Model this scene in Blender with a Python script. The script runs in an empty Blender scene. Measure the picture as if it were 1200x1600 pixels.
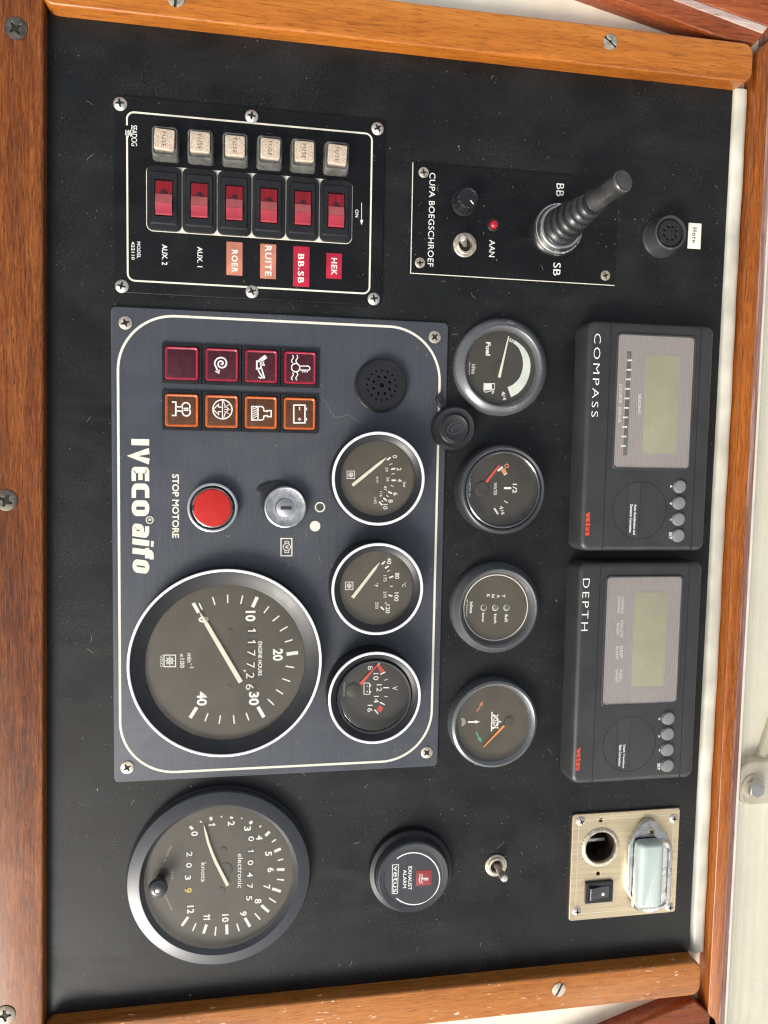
import bpy, math, random
import numpy as np
from mathutils import Vector, Matrix
random.seed(7)
sc = bpy.context.scene
COL = sc.collection
S = 0.001                                   # everything below is written in millimetres

# ---------------------------------------------------------------- camera
# The panel lies flat in the XY plane (X = panel right, Y = panel up, Z = towards the viewer).
F, H = 1190.0, 491.0
def _n(v):
    v = np.array(v, float); return v / np.linalg.norm(v)
EY = _n((6950, 45, F)); EX = np.array((-310, 16550, F), float); EX = _n(EX - EX.dot(EY) * EY)
EZ = -_n(np.cross(EY, EX)) if np.cross(EY, EX)[2] > 0 else _n(np.cross(EY, EX))
cam = bpy.data.cameras.new('camera'); camo = bpy.data.objects.new('camera', cam); COL.objects.link(camo)
m = Matrix(((EX[0], -EX[1], -EX[2], 0), (EY[0], -EY[1], -EY[2], 0), (EZ[0], -EZ[1], -EZ[2], 0), (0, 0, 0, 1)))
camo.matrix_world = Matrix.Translation((0, 0, H * S)) @ m
cam.sensor_fit = 'VERTICAL'; cam.sensor_height = 24.0; cam.sensor_width = 18.0; cam.lens = 24.0 * F / 1600
cam.clip_start = 0.01; cam.clip_end = 200
sc.camera = camo

# ---------------------------------------------------------------- sky, sun, exposure
SUN_AZ, SUN_EL = 122.0, 37.0                # azimuth clockwise from +Y
w = bpy.data.worlds.new('World'); sc.world = w; w.use_nodes = True
nt = w.node_tree; bg = nt.nodes['Background']
sky = nt.nodes.new('ShaderNodeTexSky'); sky.sky_type = 'NISHITA'; sky.sun_disc = False
sky.sun_elevation = math.radians(SUN_EL); sky.sun_rotation = math.radians(SUN_AZ)
sky.air_density = 1.0; sky.dust_density = 4.0; sky.ozone_density = 0.6
hs = nt.nodes.new('ShaderNodeHueSaturation'); hs.inputs['Saturation'].default_value = 0.35     # a mostly overcast, greyish sky
nt.links.new(sky.outputs[0], hs.inputs['Color']); nt.links.new(hs.outputs[0], bg.inputs[0]); bg.inputs[1].default_value = 0.11
sun = bpy.data.lights.new('sun', 'SUN'); suno = bpy.data.objects.new('sun', sun); COL.objects.link(suno)
sun.energy = 1.5; sun.angle = math.radians(22); sun.color = (1.0, 0.95, 0.87)
a, e = math.radians(SUN_AZ), math.radians(SUN_EL)
sd = Vector((math.sin(a) * math.cos(e), math.cos(a) * math.cos(e), math.sin(e)))
suno.rotation_euler = sd.to_track_quat('Z', 'Y').to_euler()
sc.view_settings.view_transform = 'Standard'; sc.view_settings.look = 'None'
sc.view_settings.exposure = 0.85; sc.view_settings.gamma = 1.0
sc.view_settings.use_curve_mapping = False
sc.render.engine = 'CYCLES'
sc.cycles.use_denoising = True; sc.cycles.denoising_prefilter = 'ACCURATE'; sc.cycles.filter_width = 1.25
sc.cycles.max_bounces = 5; sc.cycles.transparent_max_bounces = 12
sc.cycles.caustics_reflective = False; sc.cycles.caustics_refractive = False

# ---------------------------------------------------------------- measuring
def G(px, py, h=0.0):
    """point of the panel (mm) at height h that was measured at this place of the photograph"""
    d = np.array(((px - 600) / F, (py - 800) / F, 1.0))
    t = (H - h) / -(d.dot(EZ))
    return (t * d.dot(EX), t * d.dot(EY))
def crop(x0, y0, s):
    return lambda zx, zy: (x0 + zx / s, y0 + zy / s)
def box(c, x0, y0, x1, y1, h):
    """measured box -> centre X, Y and size along X, Y in mm"""
    mx, my = (x0 + x1) / 2, (y0 + y1) / 2
    a, b = G(*c(x0, my), h), G(*c(x1, my), h)
    p, q = G(*c(mx, y0), h), G(*c(mx, y1), h)
    m_ = G(*c(mx, my), h)
    return m_[0], m_[1], q[0] - p[0], b[1] - a[1]
def rad(c, x, y, r, h):
    a, b = G(*c(x - r, y), h), G(*c(x + r, y), h)
    p, q = G(*c(x, y - r), h), G(*c(x, y + r), h)
    return ((b[1] - a[1]) + (q[0] - p[0])) / 4
ONE = lambda x, y: (x, y)

# ---------------------------------------------------------------- meshes
def rrect(cx, cy, w, h, r, n=6):
    r = max(min(r, w / 2 - 1e-4, h / 2 - 1e-4), 1e-3)
    out = []
    for (sx, sy, a0) in ((1, 1, 0), (-1, 1, 90), (-1, -1, 180), (1, -1, 270)):
        for k in range(n + 1):
            a = math.radians(a0 + 90 * k / n)
            out.append((cx + sx * (w / 2 - r) + r * math.cos(a), cy + sy * (h / 2 - r) + r * math.sin(a)))
    return out
def circle(cx, cy, r, n=48):
    return [(cx + r * math.cos(2 * math.pi * k / n), cy + r * math.sin(2 * math.pi * k / n)) for k in range(n)]
def inset(pts, d):
    """move a counter-clockwise outline inwards by d"""
    n = len(pts); out = []
    for i in range(n):
        p, q, r = Vector(pts[i - 1]), Vector(pts[i]), Vector(pts[(i + 1) % n])
        e1, e2 = (q - p), (r - q)
        if e1.length < 1e-6: e1 = e2
        if e2.length < 1e-6: e2 = e1
        n1 = Vector((-e1.y, e1.x)).normalized(); n2 = Vector((-e2.y, e2.x)).normalized()
        b = n1 + n2
        if b.length < 1e-4: b = n1
        b.normalize()
        k = d / max(b.dot(n1), 0.35)
        out.append((q.x + b.x * k, q.y + b.y * k))
    return out
def ccw(pts):
    a = sum(p[0] * q[1] - q[0] * p[1] for p, q in zip(pts, pts[1:] + pts[:1]))
    return pts if a > 0 else pts[::-1]
_font = {}
class MB:
    def __init__(s): s.v = []; s.f = []; s.m = []; s.cur = 0; s.marks = []
    def add(s, vs, fs):
        b = len(s.v); s.v += [tuple(x) for x in vs]
        s.f += [tuple(b + i for i in f) for f in fs]; s.m += [s.cur] * len(fs); return s
    def loft(s, rings, top=True, bottom=False):
        """rings: [(outline, z)...] all with the same count, from low to high"""
        n = len(rings[0][0]); vs = []; fs = []
        for pts, z in rings: vs += [(p[0], p[1], z if not callable(z) else z(*p)) for p in pts]
        for k in range(len(rings) - 1):
            for i in range(n):
                j = (i + 1) % n
                fs.append((k * n + i, k * n + j, (k + 1) * n + j, (k + 1) * n + i))
        if top: fs.append(tuple((len(rings) - 1) * n + i for i in range(n)))
        if bottom: fs.append(tuple(reversed(range(n))))
        return s.add(vs, fs)
    def prism(s, pts, z0, z1, bev=0.3, steps=3, bottom=False):
        pts = ccw(list(pts)); R = [(pts, z0)]
        if bev > 0:
            for k in range(steps + 1):
                a = math.pi / 2 * k / steps
                R.append((inset(pts, bev * (1 - math.cos(a))) if k else pts, z1 - bev + bev * math.sin(a)))
        else: R.append((pts, z1))
        return s.loft(R, True, bottom)
    def rbox(s, cx, cy, w, h, r, z0, z1, bev=0.3, steps=3, n=6, bottom=False):
        R = [(rrect(cx, cy, w, h, r, n), z0)]
        if bev > 0:
            for k in range(steps + 1):
                a = math.pi / 2 * k / steps; i = bev * (1 - math.cos(a))
                R.append((rrect(cx, cy, w - 2 * i, h - 2 * i, max(r - i, .05), n), z1 - bev + bev * math.sin(a)))
        else: R.append((rrect(cx, cy, w, h, r, n), z1))
        return s.loft(R, True, bottom)
    def lathe(s, cx, cy, prof, seg=72, wob=None):
        vs = []; fs = []; n = len(prof)
        for (r, z) in prof:
            for k in range(seg):
                a = 2 * math.pi * k / seg; rr = max(r, 1e-3)
                if wob: rr *= wob(a)
                vs.append((cx + rr * math.cos(a), cy + rr * math.sin(a), z))
        for i in range(n - 1):
            for k in range(seg):
                j = (k + 1) % seg
                fs.append((i * seg + k, i * seg + j, (i + 1) * seg + j, (i + 1) * seg + k))
        return s.add(vs, fs)
    def disc(s, cx, cy, r, z, n=32): return s.poly(circle(cx, cy, r, n), z)
    def poly(s, pts, z):
        pts = ccw(list(pts)); return s.add([(p[0], p[1], z) for p in pts], [tuple(range(len(pts)))])
    def ring(s, o, i, z):
        n = len(o)
        return s.add([(p[0], p[1], z) for p in o + i], [(k, (k + 1) % n, n + (k + 1) % n, n + k) for k in range(n)])
    def annulus(s, cx, cy, r0, r1, z, n=48): return s.ring(circle(cx, cy, r1, n), circle(cx, cy, r0, n), z)
    def strip(s, pts, w, z, closed=False):
        n = len(pts); L = []; R = []
        for i in range(n):
            p = Vector(pts[i]); a = Vector(pts[i - 1]) if (i or closed) else None
            b = Vector(pts[(i + 1) % n]) if (i < n - 1 or closed) else None
            d1 = (p - a).normalized() if a is not None and (p - a).length > 1e-6 else None
            d2 = (b - p).normalized() if b is not None and (b - p).length > 1e-6 else None
            if d1 is None: d1 = d2
            if d2 is None: d2 = d1
            t = d1 + d2
            t = t.normalized() if t.length > 1e-3 else d1
            nn = Vector((-t.y, t.x)); k = (w / 2) / max(nn.dot(Vector((-d1.y, d1.x))), .4)
            L.append((p.x + nn.x * k, p.y + nn.y * k, z)); R.append((p.x - nn.x * k, p.y - nn.y * k, z))
        fs = []
        for i in range(n if closed else n - 1):
            j = (i + 1) % n; fs.append((n + i, n + j, j, i))
        return s.add(L + R, fs)
    def tube(s, path, radii, seg=12, cap=True):
        P = [Vector(p) for p in path]; vs = []; fs = []; n = len(P)
        up = Vector((0.3, 0.5, 1)).normalized()
        for i in range(n):
            t = (P[min(i + 1, n - 1)] - P[max(i - 1, 0)]).normalized()
            x = t.cross(up)
            if x.length < .1: x = t.cross(Vector((1, 0, 0)))
            x.normalize(); y = x.cross(t)
            r = radii[i] if hasattr(radii, '__len__') else radii
            for k in range(seg):
                a = 2 * math.pi * k / seg; q = P[i] + x * (r * math.cos(a)) + y * (r * math.sin(a)); vs.append(tuple(q))
        for i in range(n - 1):
            for k in range(seg):
                j = (k + 1) % seg; fs.append((i * seg + k, (i + 1) * seg + k, (i + 1) * seg + j, i * seg + j))
        if cap:
            fs.append(tuple(reversed(range((n - 1) * seg, n * seg)))); fs.append(tuple(range(seg)))
        return s.add(vs, fs)
    def text(s, string, cx, cy, length, height, z, bold=0.0, rot=0.0, shear=0.0, spacing=1.0):
        """flat printed lettering, fitted into length (X) by height (Y) around cx, cy"""
        key = (string, bold, shear, spacing)
        if key not in _font:
            c = bpy.data.curves.new('lettering', 'FONT'); c.body = string; c.size = 1.0
            c.offset = bold; c.shear = shear; c.space_character = spacing; c.resolution_u = 3
            c.fill_mode = 'FRONT'; c.dimensions = '2D'
            o = bpy.data.objects.new('lettering', c); COL.objects.link(o)
            bpy.context.view_layer.update()
            dg = bpy.context.evaluated_depsgraph_get()
            me = bpy.data.meshes.new_from_object(o.evaluated_get(dg))
            vs = [tuple(v.co[:2]) for v in me.vertices]; fs = [tuple(p.vertices) for p in me.polygons]
            bpy.data.objects.remove(o); bpy.data.curves.remove(c); bpy.data.meshes.remove(me)
            _font[key] = (vs, fs)
        vs, fs = _font[key]
        xs = [v[0] for v in vs]; ys = [v[1] for v in vs]
        x0, x1, y0, y1 = min(xs), max(xs), min(ys), max(ys)
        kx = length / max(x1 - x0, 1e-6); ky = height / max(y1 - y0, 1e-6)
        ca, sa = math.cos(math.radians(rot)), math.sin(math.radians(rot)); out = []
        for (x, y) in vs:
            X, Y = (x - (x0 + x1) / 2) * kx, (y - (y0 + y1) / 2) * ky
            out.append((cx + X * ca - Y * sa, cy + X * sa + Y * ca, z))
        return s.add(out, fs)
    # the same, measured in a crop of the photograph (x of the crop runs along the letters' height)
    def T(s, c, string, x0, y0, x1, y1, h, bold=0.0, **k):
        s.marks.append((len(s.v), len(s.f)))
        X, Y, L, W = box(c, x0, y0, x1, y1, h); return s.text(string, X, Y, L, W, h, bold, **k)
    def Tc(s, c, string, x, y, hx, ly, h, bold=0.0, **k):
        if set(string) == {'1'}:                                      # a figure one with its flag
            s.cut(); n = len(string); w = ly / n
            for i in range(n):
                y0 = y - ly / 2 + w * (i + .5) + w * .12; t_ = hx * .17
                s.L(c, [(x - hx / 2, y0), (x + hx / 2, y0)], t_, h); s.L(c, [(x + hx / 2 - t_ * .4, y0), (x + hx * .18, y0 - hx * .28)], t_ * .9, h + .004)
            return s
        return s.T(c, string, x - hx / 2, y - ly / 2, x + hx / 2, y + ly / 2, h, bold, **k)
    def L(s, c, pts, w, h, closed=False):
        k = rad(c, pts[0][0], pts[0][1], w / 2, h) * 2
        return s.strip([G(*c(*p), h) for p in pts], k, h, closed)
    def P(s, c, pts, h): return s.poly([G(*c(*p), h) for p in pts], h)
    def D(s, c, x, y, r, h, n=32): X, Y = G(*c(x, y), h); return s.disc(X, Y, rad(c, x, y, r, h), h, n)
    def cut(s): s.marks.append((len(s.v), len(s.f))); return s
    def O(s, c, x, y, r, w, h, n=40):
        X, Y = G(*c(x, y), h); R = rad(c, x, y, r, h); k = rad(c, x, y, w / 2, h); return s.annulus(X, Y, R - k, R + k, h, n)
    def mesh(s, name, mats, off=(0, 0, 0), sharp=35):
        me = bpy.data.meshes.new(name)
        me.from_pydata([((x - off[0]) * S, (y - off[1]) * S, (z - off[2]) * S) for x, y, z in s.v], [], s.f)
        for q in (mats if isinstance(mats, (list, tuple)) else [mats]): me.materials.append(q)
        me.polygons.foreach_set('material_index', s.m)
        me.shade_smooth(); me.set_sharp_from_angle(angle=math.radians(sharp))
        me.update(); return me

WL = {}
def _tag(o, label, cat, group=None, kind=None):
    if label: o['label'] = label
    if cat: o['category'] = cat
    if group: o['group'] = group
    if kind: o['kind'] = kind
def thing(name, label, cat, loc, group=None):
    o = bpy.data.objects.new(name, None); o.empty_display_size = .01; COL.objects.link(o)
    o.location = [x * S for x in loc]; WL[o.name] = tuple(loc); _tag(o, label, cat, group); return o
def part(name, mb, mats, parent, label=None, sharp=35, kind=None):
    off = WL[parent.name]; o = bpy.data.objects.new(name, mb.mesh(name, mats, off, sharp)); COL.objects.link(o)
    o.parent = parent; WL[o.name] = off
    if label: o['label'] = label
    if kind: o['kind'] = kind
    return o
def letters(mb, mats, parent, name='lettering'):
    """one part for each printed word or mark"""
    cuts = [(0, 0)] + [q for q in mb.marks if q != (0, 0)] + [(len(mb.v), len(mb.f))]
    for (v0, f0), (v1, f1) in zip(cuts, cuts[1:]):
        if f1 == f0: continue
        b = MB(); b.add(mb.v[v0:v1], [tuple(i - v0 for i in f) for f in mb.f[f0:f1]]); part(name, b, mats, parent)
def solo(name, mb, mats, loc, label=None, cat=None, group=None, kind=None, sharp=35):
    o = bpy.data.objects.new(name, mb.mesh(name, mats, loc, sharp)); COL.objects.link(o)
    o.location = [x * S for x in loc]; WL[o.name] = tuple(loc); _tag(o, label, cat, group, kind); return o
def inst(name, me, parent, loc, rz=0.0, label=None):
    """another piece that shares the mesh me (which is built round its own origin)"""
    o = bpy.data.objects.new(name, me); COL.objects.link(o); o.parent = parent
    b = WL[parent.name]; o.location = [(loc[i] - b[i]) * S for i in range(3)]; o.rotation_euler.z = math.radians(rz)
    WL[o.name] = tuple(loc)
    if label: o['label'] = label
    return o
def holed(outline, holes, z0, z1, bev=0.0):
    """solid plate with real holes, as an MB"""
    c = bpy.data.curves.new('plate', 'CURVE'); c.dimensions = '2D'; c.fill_mode = 'BOTH'
    for pts in [outline] + holes:
        sp = c.splines.new('POLY'); sp.points.add(len(pts) - 1); sp.use_cyclic_u = True
        for p, q in zip(sp.points, pts): p.co = (q[0], q[1], 0, 1)
    c.extrude = (z1 - z0) / 2 - bev; c.bevel_depth = bev; c.bevel_resolution = 2; c.offset = -bev
    o = bpy.data.objects.new('plate', c); COL.objects.link(o); bpy.context.view_layer.update()
    me = bpy.data.meshes.new_from_object(o.evaluated_get(bpy.context.evaluated_depsgraph_get()))
    b = MB(); zc = (z0 + z1) / 2
    b.add([(v.co.x, v.co.y, v.co.z + zc) for v in me.vertices], [tuple(p.vertices) for p in me.polygons])
    bpy.data.objects.remove(o); bpy.data.curves.remove(c); bpy.data.meshes.remove(me); return b

# ---------------------------------------------------------------- materials
def _mat(name):
    q = bpy.data.materials.new(name); q.use_nodes = True
    return q, q.node_tree, q.node_tree.nodes['Principled BSDF']
def _pos(nt, scale=(1, 1, 1), loc=(0, 0, 0)):
    g = nt.nodes.new('ShaderNodeNewGeometry'); mp = nt.nodes.new('ShaderNodeMapping')
    mp.inputs['Scale'].default_value = scale; mp.inputs['Location'].default_value = loc
    nt.links.new(g.outputs['Position'], mp.inputs['Vector']); return mp.outputs[0]
def _noise(nt, vec, scale, detail=4, rough=.55, dist=0.0):
    n = nt.nodes.new('ShaderNodeTexNoise'); n.inputs['Scale'].default_value = scale; n.inputs['Detail'].default_value = detail
    n.inputs['Roughness'].default_value = rough; n.inputs['Distortion'].default_value = dist
    nt.links.new(vec, n.inputs['Vector']); return n.outputs[0]
def _ramp(nt, fac, stops):
    r = nt.nodes.new('ShaderNodeValToRGB'); els = r.color_ramp.elements
    while len(els) < len(stops): els.new(.5)
    for q, (p, col) in zip(els, stops):
        q.position = p; q.color = (*col, 1) if hasattr(col, '__len__') else (col, col, col, 1)
    nt.links.new(fac, r.inputs[0]); return r.outputs[0]
def _mix(nt, fac, a, b):
    x = nt.nodes.new('ShaderNodeMix'); x.data_type = 'RGBA'
    for sock, val in ((x.inputs[0], fac), (x.inputs[6], a), (x.inputs[7], b)):
        if hasattr(val, 'links'): nt.links.new(val, sock)
        elif hasattr(val, '__len__'): sock.default_value = (*val, 1)
        else: sock.default_value = val
    return x.outputs[2]
def _math(nt, op, a, b):
    x = nt.nodes.new('ShaderNodeMath'); x.operation = op
    for sock, val in ((x.inputs[0], a), (x.inputs[1], b)):
        if hasattr(val, 'links'): nt.links.new(val, sock)
        else: sock.default_value = val
    return x.outputs[0]
def _bump(nt, bs, h, strength, dist):
    b = nt.nodes.new('ShaderNodeBump'); b.inputs['Strength'].default_value = strength; b.inputs['Distance'].default_value = dist * S
    nt.links.new(h, b.inputs['Height']); nt.links.new(b.outputs[0], bs.inputs['Normal'])
def M(name, col, rough=.5, metal=0.0, var=.12, vs=60, rv=.08, bump=0.0, bs=900, dust=0.0, dcol=(.45, .43, .39), coat=0.0, spec=.5,
      stretch=(1, 1, 1), trans=0.0, sss=0.0, specks=True, smear=0.0):
    q, nt, b = _mat(name)
    v = _pos(nt, stretch); n1 = _noise(nt, v, vs, 2)
    lo = tuple(c * (1 - var) for c in col); hi = tuple(min(c * (1 + var), 1) for c in col)
    c = _ramp(nt, n1, [(.3, lo), (.7, hi)])
    r = _math(nt, 'ADD', _math(nt, 'MULTIPLY', _math(nt, 'SUBTRACT', n1, .5), rv * 4), rough)
    if dust > 0:
        v2 = _pos(nt)
        d = _ramp(nt, _noise(nt, v2, 1500, 1, .6), [(.68 - .12 * dust, 0.0), (.80 - .05 * dust, 1.0)])
        big = _ramp(nt, _noise(nt, v2, 22, 2, .6), [(.38, .05), (.72, 1.0)])
        k = _math(nt, 'MULTIPLY', d, big) if specks else big
        k = _math(nt, 'MULTIPLY', k, min(.55 * dust, 1) if specks else .12 * dust)
        c = _mix(nt, k, c, dcol)
        r = _math(nt, 'ADD', r, _math(nt, 'MULTIPLY', k, .4))
    if smear:
        s1 = _ramp(nt, _noise(nt, _pos(nt, (1, .35, 1), (.3, .1, 0)), 30, 4, .65, 1.2), [(.46, 0.0), (.78, 1.0)])
        c = _mix(nt, _math(nt, 'MULTIPLY', s1, smear), c, dcol); r = _math(nt, 'ADD', r, _math(nt, 'MULTIPLY', s1, .22))
    nt.links.new(c, b.inputs['Base Color']); nt.links.new(r, b.inputs['Roughness'])
    b.inputs['Metallic'].default_value = metal; b.inputs['Specular IOR Level'].default_value = spec
    b.inputs['Coat Weight'].default_value = coat; b.inputs['Coat Roughness'].default_value = .08
    b.inputs['Transmission Weight'].default_value = trans
    if sss:
        b.inputs['Subsurface Weight'].default_value = sss; b.inputs['Subsurface Radius'].default_value = (2 * S, .5 * S, .5 * S)
        b.inputs['Subsurface Scale'].default_value = 1.0
    if bump: _bump(nt, b, _noise(nt, _pos(nt, stretch), bs, 1), bump, .15)
    return q
def wood(name, dark, mid, light, along='x', grain=260, coat=.5, rough=.38, flecks=0.0, seed=0.0, contrast=1.0):
    q, nt, b = _mat(name)
    k = .06
    sx, sy = (k, 1) if along == 'x' else (1, k)
    v = _pos(nt, (sx, sy, 1), (seed, seed * .7, 0)); v2 = _pos(nt, (sx * .6, sy * .6, .6), (seed, 0, 0))
    g = _noise(nt, v, grain, 4, .72, .9); big = _noise(nt, v2, 55, 2, .55, .8)
    fine = _noise(nt, v, grain * 4, 3, .6)
    x = _math(nt, 'ADD', _math(nt, 'MULTIPLY', g, .47), _math(nt, 'ADD', _math(nt, 'MULTIPLY', big, .40), _math(nt, 'MULTIPLY', fine, .13)))
    hw = .13 / contrast
    c = _ramp(nt, x, [(.5 - hw, dark), (.5, mid), (.5 + hw, light)])
    pores = _ramp(nt, _noise(nt, v, grain * 2.4, 3, .6), [(.34, 1.0), (.43, 0.0)])
    c = _mix(nt, _math(nt, 'MULTIPLY', pores, .6 * contrast), c, tuple(k_ * .45 for k_ in dark))
    if flecks:
        sxx, syy = (.22, 1) if along == 'x' else (1, .22)
        fl = _ramp(nt, _noise(nt, _pos(nt, (sxx, syy, 1), (3.1, 1.7, 0)), 640, 2, .5), [(.68, 0.0), (.71, 1.0)])
        zone = _ramp(nt, _noise(nt, _pos(nt), 30, 3, .5), [(.42, .1), (.6, 1.0)])
        c = _mix(nt, _math(nt, 'MULTIPLY', fl, zone), c, (.78, .66, .50))
    nt.links.new(c, b.inputs['Base Color'])
    nt.links.new(_math(nt, 'ADD', _math(nt, 'MULTIPLY', _noise(nt, _pos(nt), 60, 4), .3), rough - .15), b.inputs['Roughness'])
    b.inputs['Specular IOR Level'].default_value = .35
    b.inputs['Coat Weight'].default_value = coat; b.inputs['Coat Roughness'].default_value = .12
    _bump(nt, b, x, .3, .25); return q
def glass(name, dust=.08, dcol=(.5, .46, .38), tint=(1, 1, 1), rough=.04, film=.5):
    q = bpy.data.materials.new(name); q.use_nodes = True; nt = q.node_tree; nt.nodes.remove(nt.nodes['Principled BSDF'])
    out = nt.nodes['Material Output']
    t = nt.nodes.new('ShaderNodeBsdfTransparent'); t.inputs[0].default_value = (*tint, 1)
    g = nt.nodes.new('ShaderNodeBsdfGlossy'); g.inputs['Roughness'].default_value = rough
    d = nt.nodes.new('ShaderNodeBsdfDiffuse'); d.inputs[0].default_value = (*dcol, 1)
    lw = nt.nodes.new('ShaderNodeLayerWeight'); lw.inputs[0].default_value = .5      # Schlick, the same from both sides of the pane
    fr = _math(nt, 'ADD', _math(nt, 'MULTIPLY', _math(nt, 'POWER', lw.outputs['Facing'], 5.0), .95), .045)
    m1 = nt.nodes.new('ShaderNodeMixShader'); nt.links.new(fr, m1.inputs[0]); nt.links.new(t.outputs[0], m1.inputs[1]); nt.links.new(g.outputs[0], m1.inputs[2])
    v = _pos(nt)
    sm = _ramp(nt, _noise(nt, v, 45, 4, .6), [(.3, dust * (1 - film)), (.7, dust * (1 + film))])
    sp = _ramp(nt, _noise(nt, v, 1300, 2, .6), [(.735, 0.0), (.78, .55)])
    k = _math(nt, 'MAXIMUM', sm, _math(nt, 'MULTIPLY', sp, _ramp(nt, _noise(nt, v, 60, 3), [(.4, .1), (.65, 1.0)])))
    m2 = nt.nodes.new('ShaderNodeMixShader'); nt.links.new(k, m2.inputs[0]); nt.links.new(m1.outputs[0], m2.inputs[1]); nt.links.new(d.outputs[0], m2.inputs[2])
    nt.links.new(m2.outputs[0], out.inputs[0]); return q

m_panel = M('black_laminate', (.0065, .0072, .0074), .40, 0, .35, 25, .05, bump=.25, bs=1500, dust=.6, spec=.33, smear=.012)
m_plate = M('black_switch_plate', (.0045, .0045, .005), .28, 0, .2, 30, .04, dust=.45, spec=.35, smear=.008)
m_acryl = M('black_engraved_acrylic', (.0045, .0045, .005), .22, 0, .2, 30, .04, dust=.4, spec=.35, smear=.012)
m_engine = M('brushed_anodised_plate', (.060, .066, .079), .46, .2, .09, 900, .05, bump=.05, bs=1100, dust=.7, smear=.02, stretch=(.03, 1, 1))
m_black = M('black_plastic', (.010, .0105, .012), .38, 0, .25, 60, .05, bump=.08, bs=2500, dust=.35)
m_bezel = M('satin_black_bezel', (.050, .052, .056), .29, .3, .06, 60, .015, bump=.06, bs=3500, dust=.3, spec=.8)
m_silver = M('silver_grey_bezel', (.17, .175, .18), .26, .55, .06, 60, .02, bump=.05, bs=3000, dust=.3)
m_led = M('small_red_lamp', (.36, .008, .016), .2, coat=.4)
m_rubber = M('black_rubber', (.018, .0185, .020), .27, 0, .25, 50, .06, bump=.10, bs=1500, dust=.4)
m_grip = M('worn_shiny_grip', (.10, .10, .095), .2, .6, .35, 90, .08, dust=.3)
m_drum = M('counter_drum', (.012, .011, .009), .5)
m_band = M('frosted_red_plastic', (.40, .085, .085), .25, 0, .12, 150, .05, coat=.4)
m_dial = M('dial_face', (.043, .035, .020), .6, 0, .1, 40, .03)
m_dial2 = M('dial_face_deeper', (.027, .023, .017), .55, 0, .1, 40, .03)
m_white = M('white_print', (.80, .79, .74), .55, 0, .06, 300, .03)
m_cream = M('cream_print', (.74, .70, .58), .55, 0, .08, 500, .04)
m_ringw = M('white_ring_paint', (.82, .82, .80), .4, 0, .06, 200, .03)
m_ndl = M('needle_cream', (.72, .68, .52), .5, 0, .05, 200)
m_ndlr = M('needle_red', (.62, .06, .035), .45, 0, .05, 200)
m_ndlo = M('needle_orange', (.80, .26, .04), .45, 0, .05, 200)
m_prred = M('red_print', (.50, .05, .04), .5, 0, .1, 300)
m_pror = M('orange_print', (.62, .25, .10), .5, 0, .1, 300)
m_prgreen = M('green_print', (.06, .30, .19), .5, 0, .1, 300)
m_steel = M('nickel_screw', (.80, .77, .70), .48, 1, .12, 400, .08)
m_oldscrew = M('aged_dark_screw', (.17, .15, .12), .42, .9, .3, 300, .1)
m_dark = M('dirt_in_slot', (.012, .010, .008), .7, 0, .2, 300)
m_chrome = M('chrome', (.72, .715, .69), .2, 1, .05, 200, .05)
m_cast = M('cast_chromed_zinc', (.62, .62, .60), .30, 1, .12, 250, .10, bump=.04, bs=500)
m_brass = M('champagne_plate', (.60, .50, .33), .42, .75, .12, 700, .06, bump=.15, bs=900, stretch=(1, .04, 1), dust=.3, dcol=(.5, .45, .35))
m_tarn = M('tarnished_nickel', (.64, .57, .45), .46, .9, .22, 350, .10)
m_fusecap = M('pitted_fuse_cap', (.66, .53, .40), .5, .4, .30, 1100, .10, bump=.3, bs=900)
m_fuseb = M('smoky_clear_plastic', (.105, .105, .095), .30, 0, .35, 160, .10, coat=.4, dust=.9, dcol=(.5, .5, .45))
m_etch = M('etched_brown', (.13, .085, .05), .6, 0, .2, 500)
m_red = M('red_translucent_plastic', (.30, .014, .028), .2, 0, .15, 120, .05, coat=.5)
m_redd = M('deep_red_plastic', (.22, .003, .008), .12, 0, .35, 500, .05, coat=.6, stretch=(.05, 1, 1))
m_lensr = M('indicator_red_face', (.050, .006, .012), .32, 0, .2, 300, dust=.5)
m_lensrr = M('indicator_red_rim', (.30, .008, .03), .25, 0, .15, 300, coat=.3)
m_lenso = M('indicator_amber_face', (.085, .030, .010), .32, 0, .2, 300, dust=.5)
m_lensor = M('indicator_amber_rim', (.50, .10, .012), .25, 0, .15, 300, coat=.3)
m_stop = M('stop_button_red', (.46, .014, .008), .26, 0, .08, 120, .05, coat=.3)
m_tapec = M('crimson_tape', (.42, .014, .040), .32, 0, .12, 150, .05)
m_tapes = M('faded_tape', (.50, .19, .12), .38, 0, .16, 120, .05)
m_paper = M('paper_label', (.80, .78, .68), .6, 0, .05, 200)
m_ink = M('black_ink', (.02, .018, .02), .6)
m_logo = M('red_logo', (.58, .06, .03), .45, 0, .1, 300)
m_case = M('charcoal_case', (.030, .0305, .031), .38, 0, .12, 60, .05, bump=.16, bs=2600, dust=.22)
m_casebtn = M('grey_rubber_button', (.185, .19, .19), .5, 0, .08, 200, .05)
m_groove = M('groove_shadow_line', (.004, .004, .004), .6)
m_lcd = M('lcd_glass', (.31, .31, .19), .22, 0, .06, 60, .05)
m_lcdbar = M('lcd_bar', (.07, .065, .055), .3, 0, .15, 200)
m_gold = M('yellow_trip_digit', (.55, .40, .05), .5)
m_lamp = M('milky_lamp_lens', (.44, .52, .485), .22, 0, .05, 60, .06, coat=.4)
m_paint = M('cream_paint', (.86, .82, .66), .5, 0, .08, 30, .06, bump=.15, bs=250, dust=.3, dcol=(.45, .42, .3))
m_greypaint = M('grey_white_painted_strip', (.56, .545, .46), .38, 0, .24, 30, .08, bump=.5, bs=120, dust=.9, dcol=(.3, .28, .2))
m_deck = M('cream_deck', (.90, .87, .74), .6, 0, .06, 12, .05, bump=.2, bs=200)
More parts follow.
